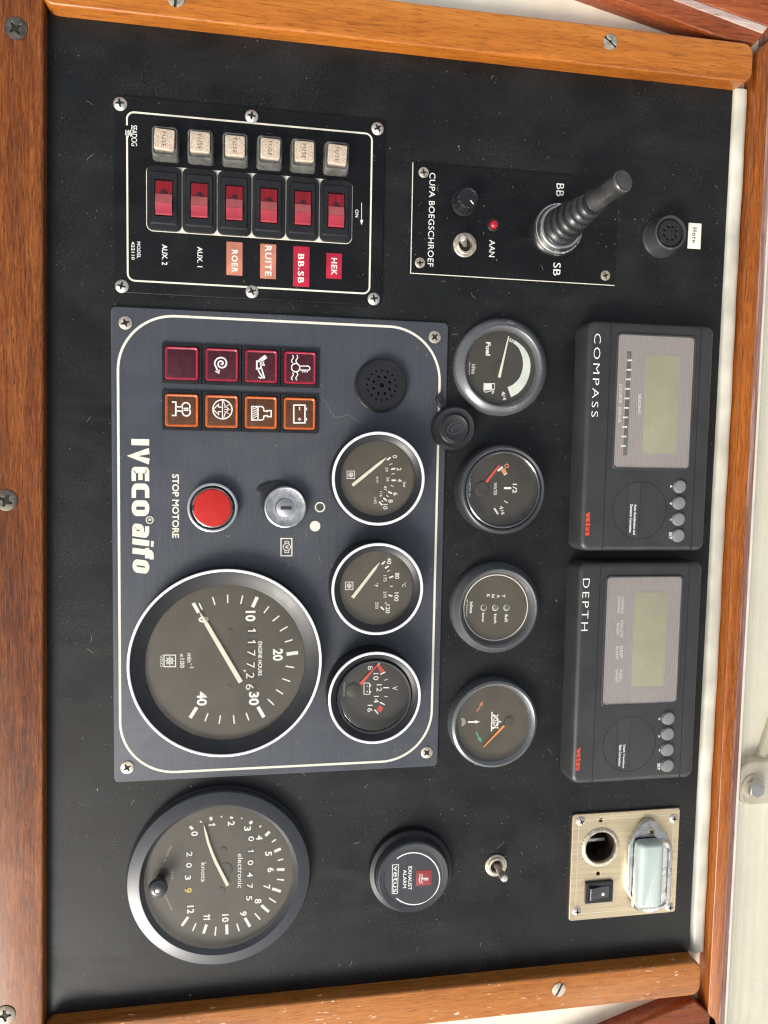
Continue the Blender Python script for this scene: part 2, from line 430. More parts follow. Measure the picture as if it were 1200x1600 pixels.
m_seal = M('pale_sealant', (.66, .60, .54), .5, 0, .10, 40, .08, bump=.2, bs=200)
m_fit = M('weathered_fitting', (.62, .58, .47), .5, .1, .12, 60, .08)
m_dustyred = wood('weathered_edge_wood', (.16, .06, .045), (.30, .15, .12), (.55, .42, .37), 'x', 300, .05, .55)
m_dustyedge = wood('weathered_corner_wood', (.28, .15, .12), (.48, .36, .32), (.68, .60, .56), 'y', 300, .05, .55)
m_woodl = wood('dark_mahogany', (.055, .013, .003), (.185, .050, .009), (.34, .110, .022), 'x', 950, .25, .30, contrast=1.2)
m_woodb = wood('honey_mahogany', (.25, .070, .007), (.42, .130, .014), (.52, .185, .026), 'y', 520, .5, .30, 0, 2.0, contrast=1.05)
m_woodf = wood('speckled_mahogany', (.22, .070, .012), (.39, .132, .024), (.49, .185, .042), 'y', 520, .2, .36, 1.0, 4.0, contrast=1.05)
m_woodr = wood('orange_mahogany', (.12, .028, .004), (.36, .100, .012), (.56, .185, .028), 'x', 700, .3, .32, 0, 6.0, contrast=1.0)
m_woodd = wood('red_mahogany', (.10, .020, .006), (.23, .052, .014), (.33, .090, .028), 'y', 480, .4, .28, 0, 9.0)
m_gl = glass('gauge_glass', .06, (.55, .49, .37))  # brown dust film also paints in the haze of mirrored surroundings
m_glc = glass('clear_gauge_glass', .03)
m_glw = glass('display_window', .05, (.6, .55, .5), film=.8)
m_pane = glass('dusty_window_pane', .06, (.72, .68, .56), (.97, .97, .95))
q, nt, b = _mat('display_mask')                                   # brown mask with fine pinstripes
wv = nt.nodes.new('ShaderNodeTexWave'); wv.bands_direction = 'Y'; wv.inputs['Scale'].default_value = 250
nt.links.new(_pos(nt), wv.inputs['Vector'])
nt.links.new(_mix(nt, wv.outputs['Color'], (.22, .19, .18), (.34, .30, .285)), b.inputs['Base Color'])
b.inputs['Roughness'].default_value = .35; m_mask = q

# ================================================================ the setting
def sheet(x0, y0, x1, y1, z, nx=1, ny=1):
    b = MB(); b.add([(x0, y0, z), (x1, y0, z), (x1, y1, z), (x0, y1, z)], [(0, 1, 2, 3)]); return b
b = holed([(-900, -420), (900, -420), (900, 349), (-900, 349)], [circle(*G(939, 1324.5, 3), 11.9, 40)], -40, -5)
solo('console_top', b, m_paint, (0, 0, -5), kind='structure')
b = MB(); b.prism([(-1500, 352), (1500, 352), (1500, 1500), (-1500, 1500)], -80, -9, 1.0)
solo('foredeck', b, m_deck, (0, 500, -9), kind='structure')
XS_, YS_ = G(939, 1324.5, 3)                    # the power socket goes through the panel
b = holed([(-257, -124), (362, -133), (362, 318.6), (-257, 319.6)], [circle(XS_, YS_, 11.8, 40)], -5, 0)
solo('dashboard_panel', b, m_panel, (0, 0, 0), kind='structure')

# screws, built once round their own origin
def screw_mesh(name, r, dome, slot, mats, rim=0.0, phil=True, ang=20):
    b = MB(); NR, NT = 16, 64; ca, sa = math.cos(math.radians(ang)), math.sin(math.radians(ang))
    def inside(x, y):
        u, v = x * ca + y * sa, -x * sa + y * ca
        if not phil: return abs(v) < .13 * r
        a_, l = .15 * r, .60 * r
        return (abs(u) < l and abs(v) < a_ * (1.15 - .55 * abs(u) / l)) or (abs(v) < l and abs(u) < a_ * (1.15 - .55 * abs(v) / l)) or (u * u + v * v) < (.25 * r) ** 2
    vs = []; tag = []
    for i in range(NR + 1):
        rr = r * i / NR
        for k in range(NT):
            t = 2 * math.pi * k / NT; x, y = rr * math.cos(t), rr * math.sin(t); ins = inside(x, y)
            z = dome * (1 - (i / NR) ** 2.6) - (slot if ins else 0)
            vs.append((x, y, z)); tag.append(ins)
    vs += [(r * math.cos(2 * math.pi * k / NT), r * math.sin(2 * math.pi * k / NT), -.8) for k in range(NT)]
    for i in range(NR + 1):
        for k in range(NT):
            j = (k + 1) % NT; f = (i * NT + k, i * NT + j, (i + 1) * NT + j, (i + 1) * NT + k)
            b.cur = 1 if sum(tag[q] for q in f if q < len(tag)) >= 2 else 0
            b.v = b.v; b.f.append(f[::-1]); b.m.append(b.cur)
    b.v = vs; return b.mesh(name, mats, sharp=50)
me_pan = screw_mesh('screw', 4.0, 1.8, 1.0, [m_steel, m_dark])
me_csk = screw_mesh('screw', 4.0, .45, .7, [m_tarn, m_dark], ang=38)
me_small = screw_mesh('screw', 3.3, .5, .7, [m_tarn, m_dark], ang=30)
me_slot = screw_mesh('screw', 4.9, .4, .5, [m_tarn, m_dark], phil=False, ang=35)
me_rail = screw_mesh('screw', 6.2, .4, .6, [m_oldscrew, m_dark], ang=35)

# ---------------------------------------------------------------- wood round the panel
t = thing('wooden_rail', 'dark brown wooden rail with recessed screws along the left side', 'rail', (50, -150, 0))
b = MB()
out = [(-420, -180), (520, -180), (520, -130.3), (-420, -118.3)]
b.prism(out, -5, 8, 2.0, 4); part('board', b, m_woodl, t)
for px, py, a_ in ((25, 45, 0), (10, 782, 30), (8, 1586, 60)):
    X, Y = G(px, py, 8); inst('screw', me_rail, t, (X, Y, 8.5), a_)
def batten(name, label, x0, x1, y0, y1, mat, screws, inner):
    t = thing(name, label, 'batten', ((x0 + x1) / 2, (y0 + y1) / 2, -5))
    pts = rrect((x0 + x1) / 2, (y0 + y1) / 2, x1 - x0, y1 - y0, 7, 6)
    b = MB(); b.prism(pts, -5, 12, 1.5, 4); part('board', b, mat, t, sharp=50)
    for px, py, a_ in screws:
        X, Y = G(px, py, 12); inst('screw', me_slot, t, (X, Y, 12.52), a_)
    return t
X0 = G(900, 34, 12)[0]; X1 = G(800, 1587, 12)[0]; YE = G(1177, 100, 12)[1]
batten('wooden_batten', 'honey coloured wooden batten beside the fuse switches, slotted screws in it', X0, -253.6, -121, YE, m_woodb,
       ((953, 66, 20), (275, -2, -40)), 1)
YE2 = G(1096, 1520, 12)[1]
batten('wooden_batten', 'pale flecked wooden batten below the speed dial and socket plate', 359.6, X1, -129, YE2, m_woodf,
       ((873, 1546, -60),), -1)
b = MB()                                       # painted strip along the panel's upper edge
n = 60; prof = [(319.9, -4.8), (320.2, .6), (321.0, 1.7), (322.6, 2.4), (326.5, 2.5), (329, 1.9), (330.2, .4), (330.4, -4.8)]
vs = []; fs = []
for i in range(n + 1):
    x = -254 + 613.5 * i / n; o_ = .25 * math.sin(i * 1.3) + .2 * math.sin(i * .37)
    for (y, z) in prof: vs.append((x, y + (o_ if z > 0 else 0) * .6, z + (o_ * .5 if z > 1 else 0)))
for i in range(n):
    for k in range(len(prof) - 1): fs.append((i * 8 + k, (i + 1) * 8 + k, (i + 1) * 8 + k + 1, i * 8 + k + 1)[::-1])
b.add(vs, fs)
solo('metal_strip', b, m_greypaint, (50, 325, -5), 'narrow grey painted metal strip between the black panel and wooden sill', 'strip', sharp=60)

t = thing('window_sill', 'orange brown wooden sill under the window, with weathered outer edge', 'sill', (50, 336, -5))
b = MB(); b.prism([(-276, 331), (560, 331), (560, 340.5), (-286, 340.5)], -5, 9, 1.2, 3); part('board', b, m_woodr, t)
b = MB(); vs = []; fs = []
pr = [(340.6, -5), (340.6, 8.0), (341.4, 8.2), (346.4, 6.2), (346.6, -5)]
b.add([(x, y, z) for x in (-292, 560) for y, z in pr], [(i, i + 1, 5 + i + 1, 5 + i) for i in range(4)])
part('weathered_edge', b, m_dustyred, t, label='dusty faded outer edge of the sill')
b = MB(); b.prism([(-296, 346.8), (560, 346.8), (560, 349.2), (-298, 349.2)], -5, 5.5, .6); part('sealant', b, m_seal, t)
# upright window pane beyond the sill
b = MB(); b.prism([(-330, 349.5), (620, 349.5), (620, 352.0), (-330, 352.0)], -30, 220, .4, bottom=True)
solo('window_pane', b, m_pane, (50, 350.5, -30), 'dusty clear window pane standing along the wooden sill', 'window')
# fitting outside the window
cx, cy = G(1181, 1232, 4)
t = thing('deck_fitting', 'weathered fitting with a hexagonal nut, behind the window pane', 'fitting', (cx, cy, -9))
b = MB(); b.prism(rrect(cx - 2, cy + 10, 34, 40, 10), -9, 0, 2.0, 3); part('base_plate', b, m_fit, t)
b = MB(); b.lathe(cx, cy, [(9, -.5), (9, 1), (8, 1.6), (0, 1.6)], 40); part('washer', b, m_fit, t)
b = MB(); b.prism(circle(cx, cy, 6.6, 6), 1.5, 6.5, .6); part('nut', b, m_cast, t)
cx2, cy2 = G(1196, 1165, -5)
b = MB(); b.tube([(cx2 - 60, cy2 + 30, -5.5), (cx2 - 20, cy2 + 6, -5.5), (cx2, cy2, -5.5), (cx2 + 14, cy2 - 4, -6.5)], 3.5, 10)
solo('cable', b, m_fit, (cx2, cy2, -9), 'curved cable lying on the deck outside the window', 'cable')
# frame boards that meet the sill
def board_px(name, label, pts, z1, mat, edge=None, h0=-5):
    P = [G(px, py, z1) for px, py in pts]; c_ = (sum(p[0] for p in P) / len(P), sum(p[1] for p in P) / len(P), h0)
    t = thing(name, label, 'board', c_); b = MB(); b.prism(P, h0, z1, 1.4, 3); part('board', b, mat, t)
    if edge:
        b = MB(); b.prism([G(px, py, z1 + .5) for px, py in edge], z1 - 1, z1 + .6, .3); part('worn_edge', b, m_dustyedge, t, label='worn pale edge of the board')
    return t
board_px('frame_board', 'orange brown window frame board slanting into the sill corner above the batten', [(955, -4), (1133, 60), (1181, 67), (1197, 50), (1052, -4), (900, -60), (800, -60)], 9, m_woodd,
         [(1043, -4), (1192, 52), (1200, 42), (1062, -8)])
board_px('frame_board', 'glossy dark red wooden board in the far corner behind the slanting frame board', [(1064, -9), (1203, 42), (1420, 100), (1420, -200), (900, -200), (940, -60)], 10, m_woodd)
board_px('frame_board', 'dark red wooden board meeting the sill beneath the flecked batten', [(997, 1600), (1086, 1565), (1119, 1591), (1135, 1640), (1100, 1760), (700, 1760), (870, 1655)], 9, m_woodd)

# ================================================================ fuse and switch panel
A = crop(160, 140, 4.704); B = crop(380, 140, 4.704)
X0, Y0, X1, Y1 = -211.2, -83.8, -96.3, 80.0; Z = 2.0
t = thing('fuse_switch_panel', 'black fuse panel with six red rocker switches and square fuse holders', 'switch panel', ((X0 + X1) / 2, (Y0 + Y1) / 2, 0))
b = MB(); b.rbox((X0 + X1) / 2, (Y0 + Y1) / 2, X1 - X0, Y1 - Y0, 4, 0, Z, .5); part('plate', b, m_plate, t)
lo = G(198.5, 174.5, Z); hi = G(576.6, 459, Z)
bx0, by0, bx1, by1 = lo[0], G(199, 310, Z)[1], hi[0], G(579.5, 320, Z)[1]
pts = rrect((bx0 + bx1) / 2, (by0 + by1) / 2, bx1 - bx0, by1 - by0, 4.2, 6)     # start on the left line below the logo
k0 = max(range(len(pts)), key=lambda i: (pts[i][1] < by0 + .1) * 1000 - pts[i][0])
g0, g1 = G(*A(178, 262), Z)[0], G(*A(178, 340), Z)[0]
b = MB(); seq = pts[k0:] + pts[:k0]
# the line is open where the maker's mark stands
left = [p for p in pts]
loop = [(g1, by0)] + [p for p in pts[21:28]] + pts[0:21][0:0]
order = pts[21:28] + pts[0:7] + pts[7:14] + pts[14:21]
b.strip([(g1, by0)] + order + [(g0, by0)], 1.05, Z + .06); part('border_line', b, m_cream, t)
b = MB()
b.T(A, 'SEADOG', 212, 262, 255, 415, Z + .06, .0, spacing=.85)
b.cut()
for i in range(5): b.L(A, [(172 + i * 9, 296 + (i % 2) * 6), (172 + i * 9, 336 + (i % 3) * 8)], 5, Z + .06)
b.T(A, 'MODEL', 254, 1118, 280, 1240, Z + .06, .01); b.T(A, '422110', 213, 1118, 237, 1250, Z + .06, .01)
b.T(A, 'AUX. 2', 437, 1138, 478, 1290, Z + .06, .015); b.T(A, 'AUX. 1', 697, 1155, 735, 1305, Z + .06, .015)
b.T(B, 'ON', 823, 882, 848, 938, Z + .06, .01); b.cut(); b.L(B, [(870, 832), (870, 965)], 4, Z + .06)
b.P(B, [(858, 958), (882, 958), (870, 995)], Z + .06)
letters(b, m_white, t)
for c, x, y in ((A, 128, 97), (A, 1097, 190), (B, 990, 280), (A, 140, 1442), (A, 1100, 1482), (B, 962, 1535)):
    X, Y = G(*c(x, y), Z + 1.6); inst('screw', me_pan, t, (X, Y, Z + .3), random.uniform(-40, 40))
# fuse holders
FC = [(A, 455, 372), (A, 717, 386), (A, 978, 414), (B, 195, 436), (B, 450, 462), (B, 692, 482)]
ZF = Z + 9
FP = [G(*c(x, y), ZF + 1) for c, x, y in FC]
fx = sum(p[0] for p in FP) / 6; fy0, fy1 = FP[0][1], FP[5][1]
mb = MB(); mb.loft([(rrect(0, 0, 18.2, 16.0, 2.4), 0), (rrect(0, 0, 17.8, 15.7, 2.4), 1.2), (rrect(0, 0, 16.9, 14.8, 2.2), 7.6), (rrect(0, 0, 16.2, 14.0, 2.0), 8.4), (rrect(0, 0, 14.9, 13.0, 1.6), 8.5), (rrect(0, 0, 14.2, 12.4, 1.4), 7.7)], True)
me_fb = mb.mesh('holder_body', m_fuseb)
mb = MB(); mb.rbox(0, 0, 11.8, 11.6, 1.2, 0, 2.6, .4); me_fc = mb.mesh('fuse_cap', m_fusecap)
mb = MB(); mb.text('FUSE', 0, -.2, 8.6, 2.3, 0, .0, spacing=1.15); me_ft = mb.mesh('lettering', m_etch)
mb = MB()
for i in range(7): mb.strip([(-6.2 + i * 0, -4.2 + i * 1.5), (-6.9, -4.2 + i * 1.5)], .5, 0)
for i in range(6):
    Y = fy0 + (fy1 - fy0) * i / 5; hx = fx
    hold = inst('fuse_holder', me_fb, t, (hx, Y, Z))
    ra = random.uniform(-3, 3); ox, oy = random.uniform(-.3, .3), random.uniform(-.25, .25)
    inst('fuse_cap', me_fc, hold, (hx - .5 + ox, Y + .2 + oy, Z + 7.4), ra); inst('lettering', me_ft, hold, (hx - .5 + ox, Y + .2 + oy, Z + 10.06), ra)
# rocker switches
c0 = G(*A(322, 800), Z); c1 = G(*B(803, 900), Z)
wy0, wy1 = c0[1], c1[1]
wx0 = G(390, 266, Z)[0]; wx0 = (G(*A(450, 560), Z)[0] + G(*B(680, 668), Z)[0]) / 2; wx1 = (G(*A(450, 1046), Z)[0] + G(*B(680, 1132), Z)[0]) / 2
b = MB(); b.rbox((wx0 + wx1) / 2, (wy0 + wy1) / 2, wx1 - wx0, wy1 - wy0, 4.2, Z - .2, Z + .12, 0); part('white_backing', b, m_cream, t)
pw = (wy1 - wy0 - .4) / 6; Lx = wx1 - wx0 - .9
mb = MB()
mb.loft([(rrect(0, 0, Lx, pw - .75, 3.4), 0), (rrect(0, 0, Lx, pw - .75, 3.4), 1.2), (rrect(0, 0, Lx - .8, pw - 1.5, 3.0), 1.7), (rrect(0, -.1, Lx - 7, pw - 4.4, 1.2), 2.0),
         (rrect(0, -.1, Lx - 8.4, pw - 5.6, .8), 2.9), (rrect(0, 0, 21.6, 10.8, .5), 2.9), (rrect(0, 0, 21.3, 10.5, .5), .6)], True)
me_bz = mb.mesh('switch_bezel', m_black)
hw = 4.9
def rocker_piece(prof, hw):
    mb = MB(); n = len(prof); prof = [(x * .86, z) for x, z in prof]
    mb.add([(x, -hw, z) for x, z in prof] + [(x, hw, z) for x, z in prof], [(i, i + 1, n + i + 1, n + i) for i in range(n - 1)])
    lo = [(x, .5) for x, z in prof]
    mb.add([(x, -hw, z) for x, z in prof] + [(x, -hw, .4) for x, z in prof], [(i, n + i, n + i + 1, i + 1) for i in range(n - 1)])
    mb.add([(x, hw, z) for x, z in prof] + [(x, hw, .4) for x, z in prof], [(i, i + 1, n + i + 1, n + i) for i in range(n - 1)])
    return mb
me_r1 = rocker_piece([(-12.0, .6), (-11.9, 2.0), (-11.4, 2.2), (-6, 2.3), (-2.6, 2.8)], hw).mesh('rocker_window', m_redd)
me_r2 = rocker_piece([(4.0, 5.2), (4.4, 5.3), (4.8, 5.1), (11.0, 3.5), (11.7, 2.8), (11.9, .6)], hw - .02).mesh('rocker', m_red, sharp=25)
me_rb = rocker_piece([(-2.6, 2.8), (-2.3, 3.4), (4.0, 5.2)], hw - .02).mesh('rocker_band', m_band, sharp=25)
mb = MB(); mb.lathe(0, 0, [(2.4, 0), (2.3, .5), (1.6, 1.0), (0, 1.25)], 28); me_r3 = mb.mesh('lamp_dome', m_lensr)  # dark dome added in place of the rocker's half-round dimple
for i in range(6):
    Y = wy0 + .2 + pw * (i + .5); cxr = (wx0 + wx1) / 2
    sw = inst('rocker_switch', me_bz, t, (cxr, Y, Z + .1))
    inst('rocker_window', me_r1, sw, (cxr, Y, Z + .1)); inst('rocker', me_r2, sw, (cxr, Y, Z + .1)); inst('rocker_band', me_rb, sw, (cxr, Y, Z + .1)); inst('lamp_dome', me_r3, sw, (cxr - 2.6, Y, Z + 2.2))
for c, x0, y0, x1, y1, word, tx0, ty0, tx1, ty1, mt, lab in (
        (A, 912, 1120, 1030, 1365, 'ROER', 950, 1178, 995, 1345, m_tapes, 'faded salmon tape'), (B, 125, 1135, 242, 1390, 'RUITE', 160, 1148, 208, 1370, m_tapes, 'faded orange tape'),
        (B, 368, 1153, 487, 1448, 'BB.SB', 402, 1208, 447, 1422, m_tapec, 'crimson tape'), (B, 611, 1203, 725, 1390, 'HEK', 647, 1238, 690, 1365, m_tapec, 'crimson tape')):
    X, Y, L_, W_ = box(c, x0, y0, x1, y1, Z + .2); b = MB(); b.rbox(X, Y, L_, W_, .3, Z - .1, Z + .3, .08)
    tp = part('label_tape', b, mt, t, label=lab + ' embossed ' + word); b = MB(); b.T(c, word, tx0, ty0, tx1, ty1, Z + .36, .02, spacing=1.15); part('lettering', b, m_paper, tp)

# ================================================================ bow thruster panel
C = crop(620, 230, 3.158); Z = 2.0
X0, Y0, X1, Y1 = -187.2, 98.2, -118.0, 238.5
t = thing('bow_thruster_panel', 'black control plate with a tall rubber joystick, knob and red lamp', 'control panel', ((X0 + X1) / 2, (Y0 + Y1) / 2, 0))
b = MB(); b.rbox((X0 + X1) / 2, (Y0 + Y1) / 2, X1 - X0, Y1 - Y0, .6, 0, Z, .3); part('plate', b, m_acryl, t)
b = MB(); b.strip([(X0 + .1, Y0 + .15), (X1 - .15, Y0 + .15), (X1 - .15, Y1 - .1)], .55, Z + .03); part('bare_edge', b, m_cream, t)  # whitish engraved edge, with the bevel highlight painted in cream
for x, y in ((133, 124), (115, 570), (1030, 633), (1046, 190)):
    X, Y = G(*C(x, y), Z + .5); inst('screw', me_small, t, (X, Y, Z + .4), random.uniform(-30, 30))
b = MB(); h = Z + .06
b.Tc(C, 'CUPA BOEGSCHROEF', 171, 359, 29, 464, h, .0, spacing=1.05); b.Tc(C, 'BB', 806, 211, 37, 64, h, .0); b.Tc(C, 'SB', 790, 602, 36, 64, h, .0); b.Tc(C, 'AAN', 470, 500, 28, 84, h, .0)
letters(b, m_white, t)
X, Y = G(*C(352, 250), 13)
b = MB(); b.lathe(X, Y, [(8.2, Z), (8.2, Z + 1.2), (7.2, Z + 1.5), (7.0, Z + 2)], 48)
b.lathe(X, Y, [(7.0, Z + 1.8), (6.7, 12.6), (6.3, 13.3), (5.6, 13.6), (5.2, 13.1), (0, 13.1)], 96, wob=lambda a: 1 + .035 * (1 if math.sin(a * 14) > 0 else -1)); kn = part('knob', b, m_black, t)
b = MB(); b.strip([(X + 1.5, Y + 1.5), (X + 4.0, Y + 4.0)], .8, 13.2); part('pointer_mark', b, m_white, kn)
X, Y = G(*C(480, 380), 4)
b = MB(); b.lathe(X, Y, [(4.2, Z), (4.2, Z + .8), (3.4, Z + 1.2), (2.9, Z + .9)], 40); ld = part('lamp_holder', b, m_black, t)
b = MB(); b.lathe(X, Y, [(2.9, Z + .8), (2.8, Z + 2.2), (2.0, Z + 3.3), (1.0, Z + 3.8), (0, Z + 3.9)], 32); part('red_lamp', b, m_led, ld)
def toggle(t, X, Y, Z, r, tip, rt, name='toggle_switch', parent=None):
    b = MB(); b.lathe(X, Y, [(r * 1.0, Z), (r * 1.0, Z + 1.2), (r * .94, Z + 1.6), (r * .80, Z + 1.7), (r * .78, Z + 1.7)], 48)
    b.lathe(X, Y, [(r * .80, Z + 1.6), (r * .80, Z + 2.6), (r * .74, Z + 3.0), (r * .60, Z + 3.0), (r * .55, Z + 2.2), (r * .50, Z + .4)], 48)
    nut = part('mounting_nut', b, m_tarn, t)
    b = MB(); b.disc(X, Y, r * .55, Z + .6); part('socket_hole', b, m_dark, nut)
    p0, p1 = Vector((X, Y, Z + .8)), Vector(tip); d = p1 - p0
    b = MB(); q = [0, .25, .6, .88, .95, .99, 1.0]; rr = [rt * .62, rt * .66, rt * .9, rt, rt * .93, rt * .7, rt * .3]
    b.tube([p0 + d * k for k in q], rr, 20); part('lever', b, m_steel, t)
X, Y = G(*C(338, 480), Z + 2); tx, ty = G(*C(322, 448), 15)
toggle(t, X, Y, Z, 7.7, (tx, ty, 16), 2.3)
# joystick
JX, JY = G(*C(800, 402), 7)
b = MB(); b.lathe(JX, JY, [(16.8, Z), (16.8, Z + 4.2), (16.4, Z + 4.8)], 120, wob=lambda a: 1 + .012 * math.sin(a * 60)); js = part('joystick', b, m_chrome, t)
b = MB(); b.lathe(JX, JY, [(16.3, Z + 4.4), (16.0, Z + 5.4), (15.4, Z + 5.7), (14.6, Z + 8.6), (13.8, Z + 9.6), (12.6, Z + 9.8), (11.5, Z + 8.6)], 80); part('collar', b, m_chrome, js)
b = MB()
for k, w_ in enumerate('ORIGINAL ELPIN'):
    if w_ == ' ': continue
    a_ = math.radians(205 - k * 13); b.text(w_, JX + 15.1 * math.cos(a_), JY + 15.1 * math.sin(a_), 1.2, 1.7, Z + 7.6, .02, rot=math.degrees(a_) - 90)
part('lettering', b, m_ink, js)
tx, ty = G(*C(1122, 163), 72); bx, by = G(*C(978, 268), 47)
p0, p1, p2 = Vector((JX, JY, 8)), Vector((bx, by, 47)), Vector((tx, ty, 72))
path = []; rr = []
for i in range(61):
    u = i / 60; q = p0.lerp(p1, u) + Vector((0, 0, 0)); path.append(q)
    base = 12.7 + (6.8 - 12.7) * u ** .85; rr.append(base + 1.5 * abs(math.sin(u * math.pi * 6.5)) ** .8 - .7)
b = MB(); b.tube(path, rr, 48); part('bellows', b, m_rubber, js, sharp=60)
d = (p2 - p1); q = [-.08, .0, .06, .5, .93, .97, .99, 1.0, .985, .98]; g_ = [6.2, 6.3, 5.9, 6.0, 6.6, 6.4, 6.0, 5.5, 5.0, .05]
b = MB(); b.tube([p1 + d * k for k in q], g_, 40); part('grip', b, m_grip, js, sharp=50)

# ================================================================ horn button and its label
D = crop(800, 0, 3.0)
X, Y = G(*D(745, 1089), 13)
t = thing('horn_button', 'round black push button next to the small Horn label', 'push button', (X, Y, 0))
b = MB(); b.lathe(X, Y, [(13.6, 0), (13.5, 1.5), (12.6, 2.6), (11.4, 11.6), (11.1, 12.8), (10.4, 13.2), (9.7, 13.0), (9.3, 12.0), (9.2, 10)], 72); part('housing', b, m_bezel, t)
holes = [circle(X + 4.4 * math.cos(math.pi / 4 * (k + .5)), Y + 4.4 * math.sin(math.pi / 4 * (k + .5)), 1.15, 18) for k in range(8)]
b = holed(circle(X, Y, 8.3, 56), holes, 10.2, 12.2, .25); bt = part('button', b, m_rubber, t)
b = MB(); b.disc(X, Y, 9.0, 10.9, 40); b.lathe(X, Y, [(9.3, 10.0), (8.0, 10.0), (8.0, 10.9)], 40); part('button_floor', b, m_black, t)
X, Y, L_, W_ = box(D, 826, 1046, 886, 1166, .3)
b = MB(); b.rbox(X, Y, L_, W_, .2, .05, .35, .08); t = solo('horn_label', b, m_paper, (X, Y, 0), 'small white paper label reading Horn', 'label')
b = MB(); b.T(D, 'Horn', 845, 1067, 866, 1138, .42, .02, spacing=1.25); part('lettering', b, m_ink, t)

# ================================================================ engine panel
E = crop(160, 470, 4.2857); E2 = crop(420, 470, 4.0); E3 = crop(180, 670, 3.529); Z = 2.0
X0, Y0, X1, Y1 = -87.9, -85.9, 208.2, 124.1
t = thing('engine_panel', 'brushed blue grey engine panel with IVECO aifo lettering and warning lights', 'engine panel', ((X0 + X1) / 2, (Y0 + Y1) / 2, 0))
EP = t
b = MB(); b.rbox((X0 + X1) / 2, (Y0 + Y1) / 2, X1 - X0, Y1 - Y0, 3.2, 0, Z, .45); part('plate', b, m_engine, t)
l0 = G(186, 850, Z)[1]; l1 = G(682.5, 780, Z)[1]; l2 = G(272, 494, Z)[0]; l3 = G(265, 1206.6, Z)[0]
pts = rrect((l2 + l3) / 2, (l0 + l1) / 2, l3 - l2, l1 - l0, 34, 16)
b = MB(); b.strip(pts, 1.5, Z + .06, True); part('border_line', b, m_cream, t)
for px, py in ((196, 504.5), (679, 526.8), (666.7, 1175.5), (199, 1199)):
    X, Y = G(px, py, Z); inst('screw', me_csk, t, (X, Y, Z + .4), random.uniform(-25, 25))
# lettering: square bold strokes
def glyphs(b, word, x0, x1, y0, y1, z, wgt, slant=0.0):
    """bold square letters between X x0..x1 and Y y0..y1"""
    W = {'I': .34, 'V': .95, 'E': .80, 'C': .82, 'O': .90, 'a': .80, 'i': .34, 'f': .62, 'o': .82}
    tot = sum(W[c] for c in word) + .14 * (len(word) - 1); SX = 1.45; xs0 = x0; x1 = x0 + (x1 - x0) / SX; k = (x1 - x0) / tot; hh = y1 - y0; x = x0
    def arc(cx, cy, rx, ry, a0, a1, n=6): return [(cx + rx * math.cos(math.radians(a0 + (a1 - a0) * i / n)), cy + ry * math.sin(math.radians(a0 + (a1 - a0) * i / n))) for i in range(n + 1)]
    for c in word:
        w_ = W[c] * k; s_ = wgt; i_ = s_ / 2; r = min(w_, hh) * .28
        L_, R_, Bt, Tp = x + i_, x + w_ - i_, y0 + i_, y1 - i_
        def rnd(l, r_, bt, tp, rr): return arc(r_ - rr, tp - rr, rr, rr, 0, 90) + arc(l + rr, tp - rr, rr, rr, 90, 180) + arc(l + rr, bt + rr, rr, rr, 180, 270) + arc(r_ - rr, bt + rr, rr, rr, 270, 360)
        S_ = []
        if c == 'I': S_ = [([((L_ + R_) / 2, y0), ((L_ + R_) / 2, y1)], False)]
        elif c == 'i': S_ = [([((L_ + R_) / 2, y0), ((L_ + R_) / 2, y1)], False), ([((L_ + R_) / 2, y1 + hh * .1), ((L_ + R_) / 2, y1 + hh * .26)], False)]
        elif c == 'V': S_ = [([(L_, y1), (x + w_ / 2, y0 + i_ * .4), (R_, y1)], False)]
        elif c == 'E': S_ = [([(x + w_, y1 - i_)] + arc(L_ + r * .4, Tp - r * .4, r * .4, r * .4, 90, 180) + arc(L_ + r * .4, Bt + r * .4, r * .4, r * .4, 180, 270) + [(x + w_, Bt)], False), ([(L_, (y0 + y1) / 2), (x + w_ * .93, (y0 + y1) / 2)], False)]
        elif c == 'C': S_ = [([(x + w_, Tp)] + arc(L_ + r, Tp - r, r, r, 90, 180) + arc(L_ + r, Bt + r, r, r, 180, 270) + [(x + w_, Bt)], False)]
        elif c in 'Oo': S_ = [(rnd(L_, R_, Bt, Tp, r), True)]
        elif c == 'a':
            S_ = [([(x + w_ * .1, Tp)] + arc(R_ - r, Tp - r, r, r, 90, 0) + [(R_, y0)], False), ([(R_, (y0 + y1) / 2 + hh * .06)] + arc(L_ + r * .6, (y0 + y1) / 2 + hh * .06 - r * .6, r * .6, r * .6, 90, 180) + arc(L_ + r * .6, Bt + r * .6, r * .6, r * .6, 180, 270) + [(R_, Bt)], False)]
        elif c == 'f':
            m_ = x + w_ * .42; tp = y1 + hh * .26 - i_
            S_ = [([(m_, y0)] + arc(m_ + r * .8, tp - r * .8, r * .8, r * .8, 180, 90) + [(x + w_ * 1.05, tp)], False), ([(x - w_ * .02, Tp), (x + w_, Tp)], False)]
        for P_, cl in S_:
            n0 = len(b.v); b.strip([(p[0] + (p[1] - y0) * slant / SX, p[1]) for p in P_], s_, z, cl); z += .004
            for i in range(n0, len(b.v)): v_ = b.v[i]; b.v[i] = (xs0 + (v_[0] - xs0) * SX, v_[1], v_[2])
        x += w_ + .14 * k
b = MB(); h = Z + .06
bx = box(E3, 90, 58, 188, 482, h); glyphs(b, 'IVECO', bx[0] - bx[2] / 2, bx[0] + bx[2] / 2, bx[1] - bx[3] / 2, bx[1] + bx[3] / 2, h, bx[3] * .25)
bx = box(E3, 95, 520, 188, 790, h); glyphs(b, 'aifo', bx[0] - bx[2] / 2, bx[0] + bx[2] / 2, bx[1] - bx[3] / 2, bx[1] + bx[3] / 2, h, bx[3] * .25, .14)
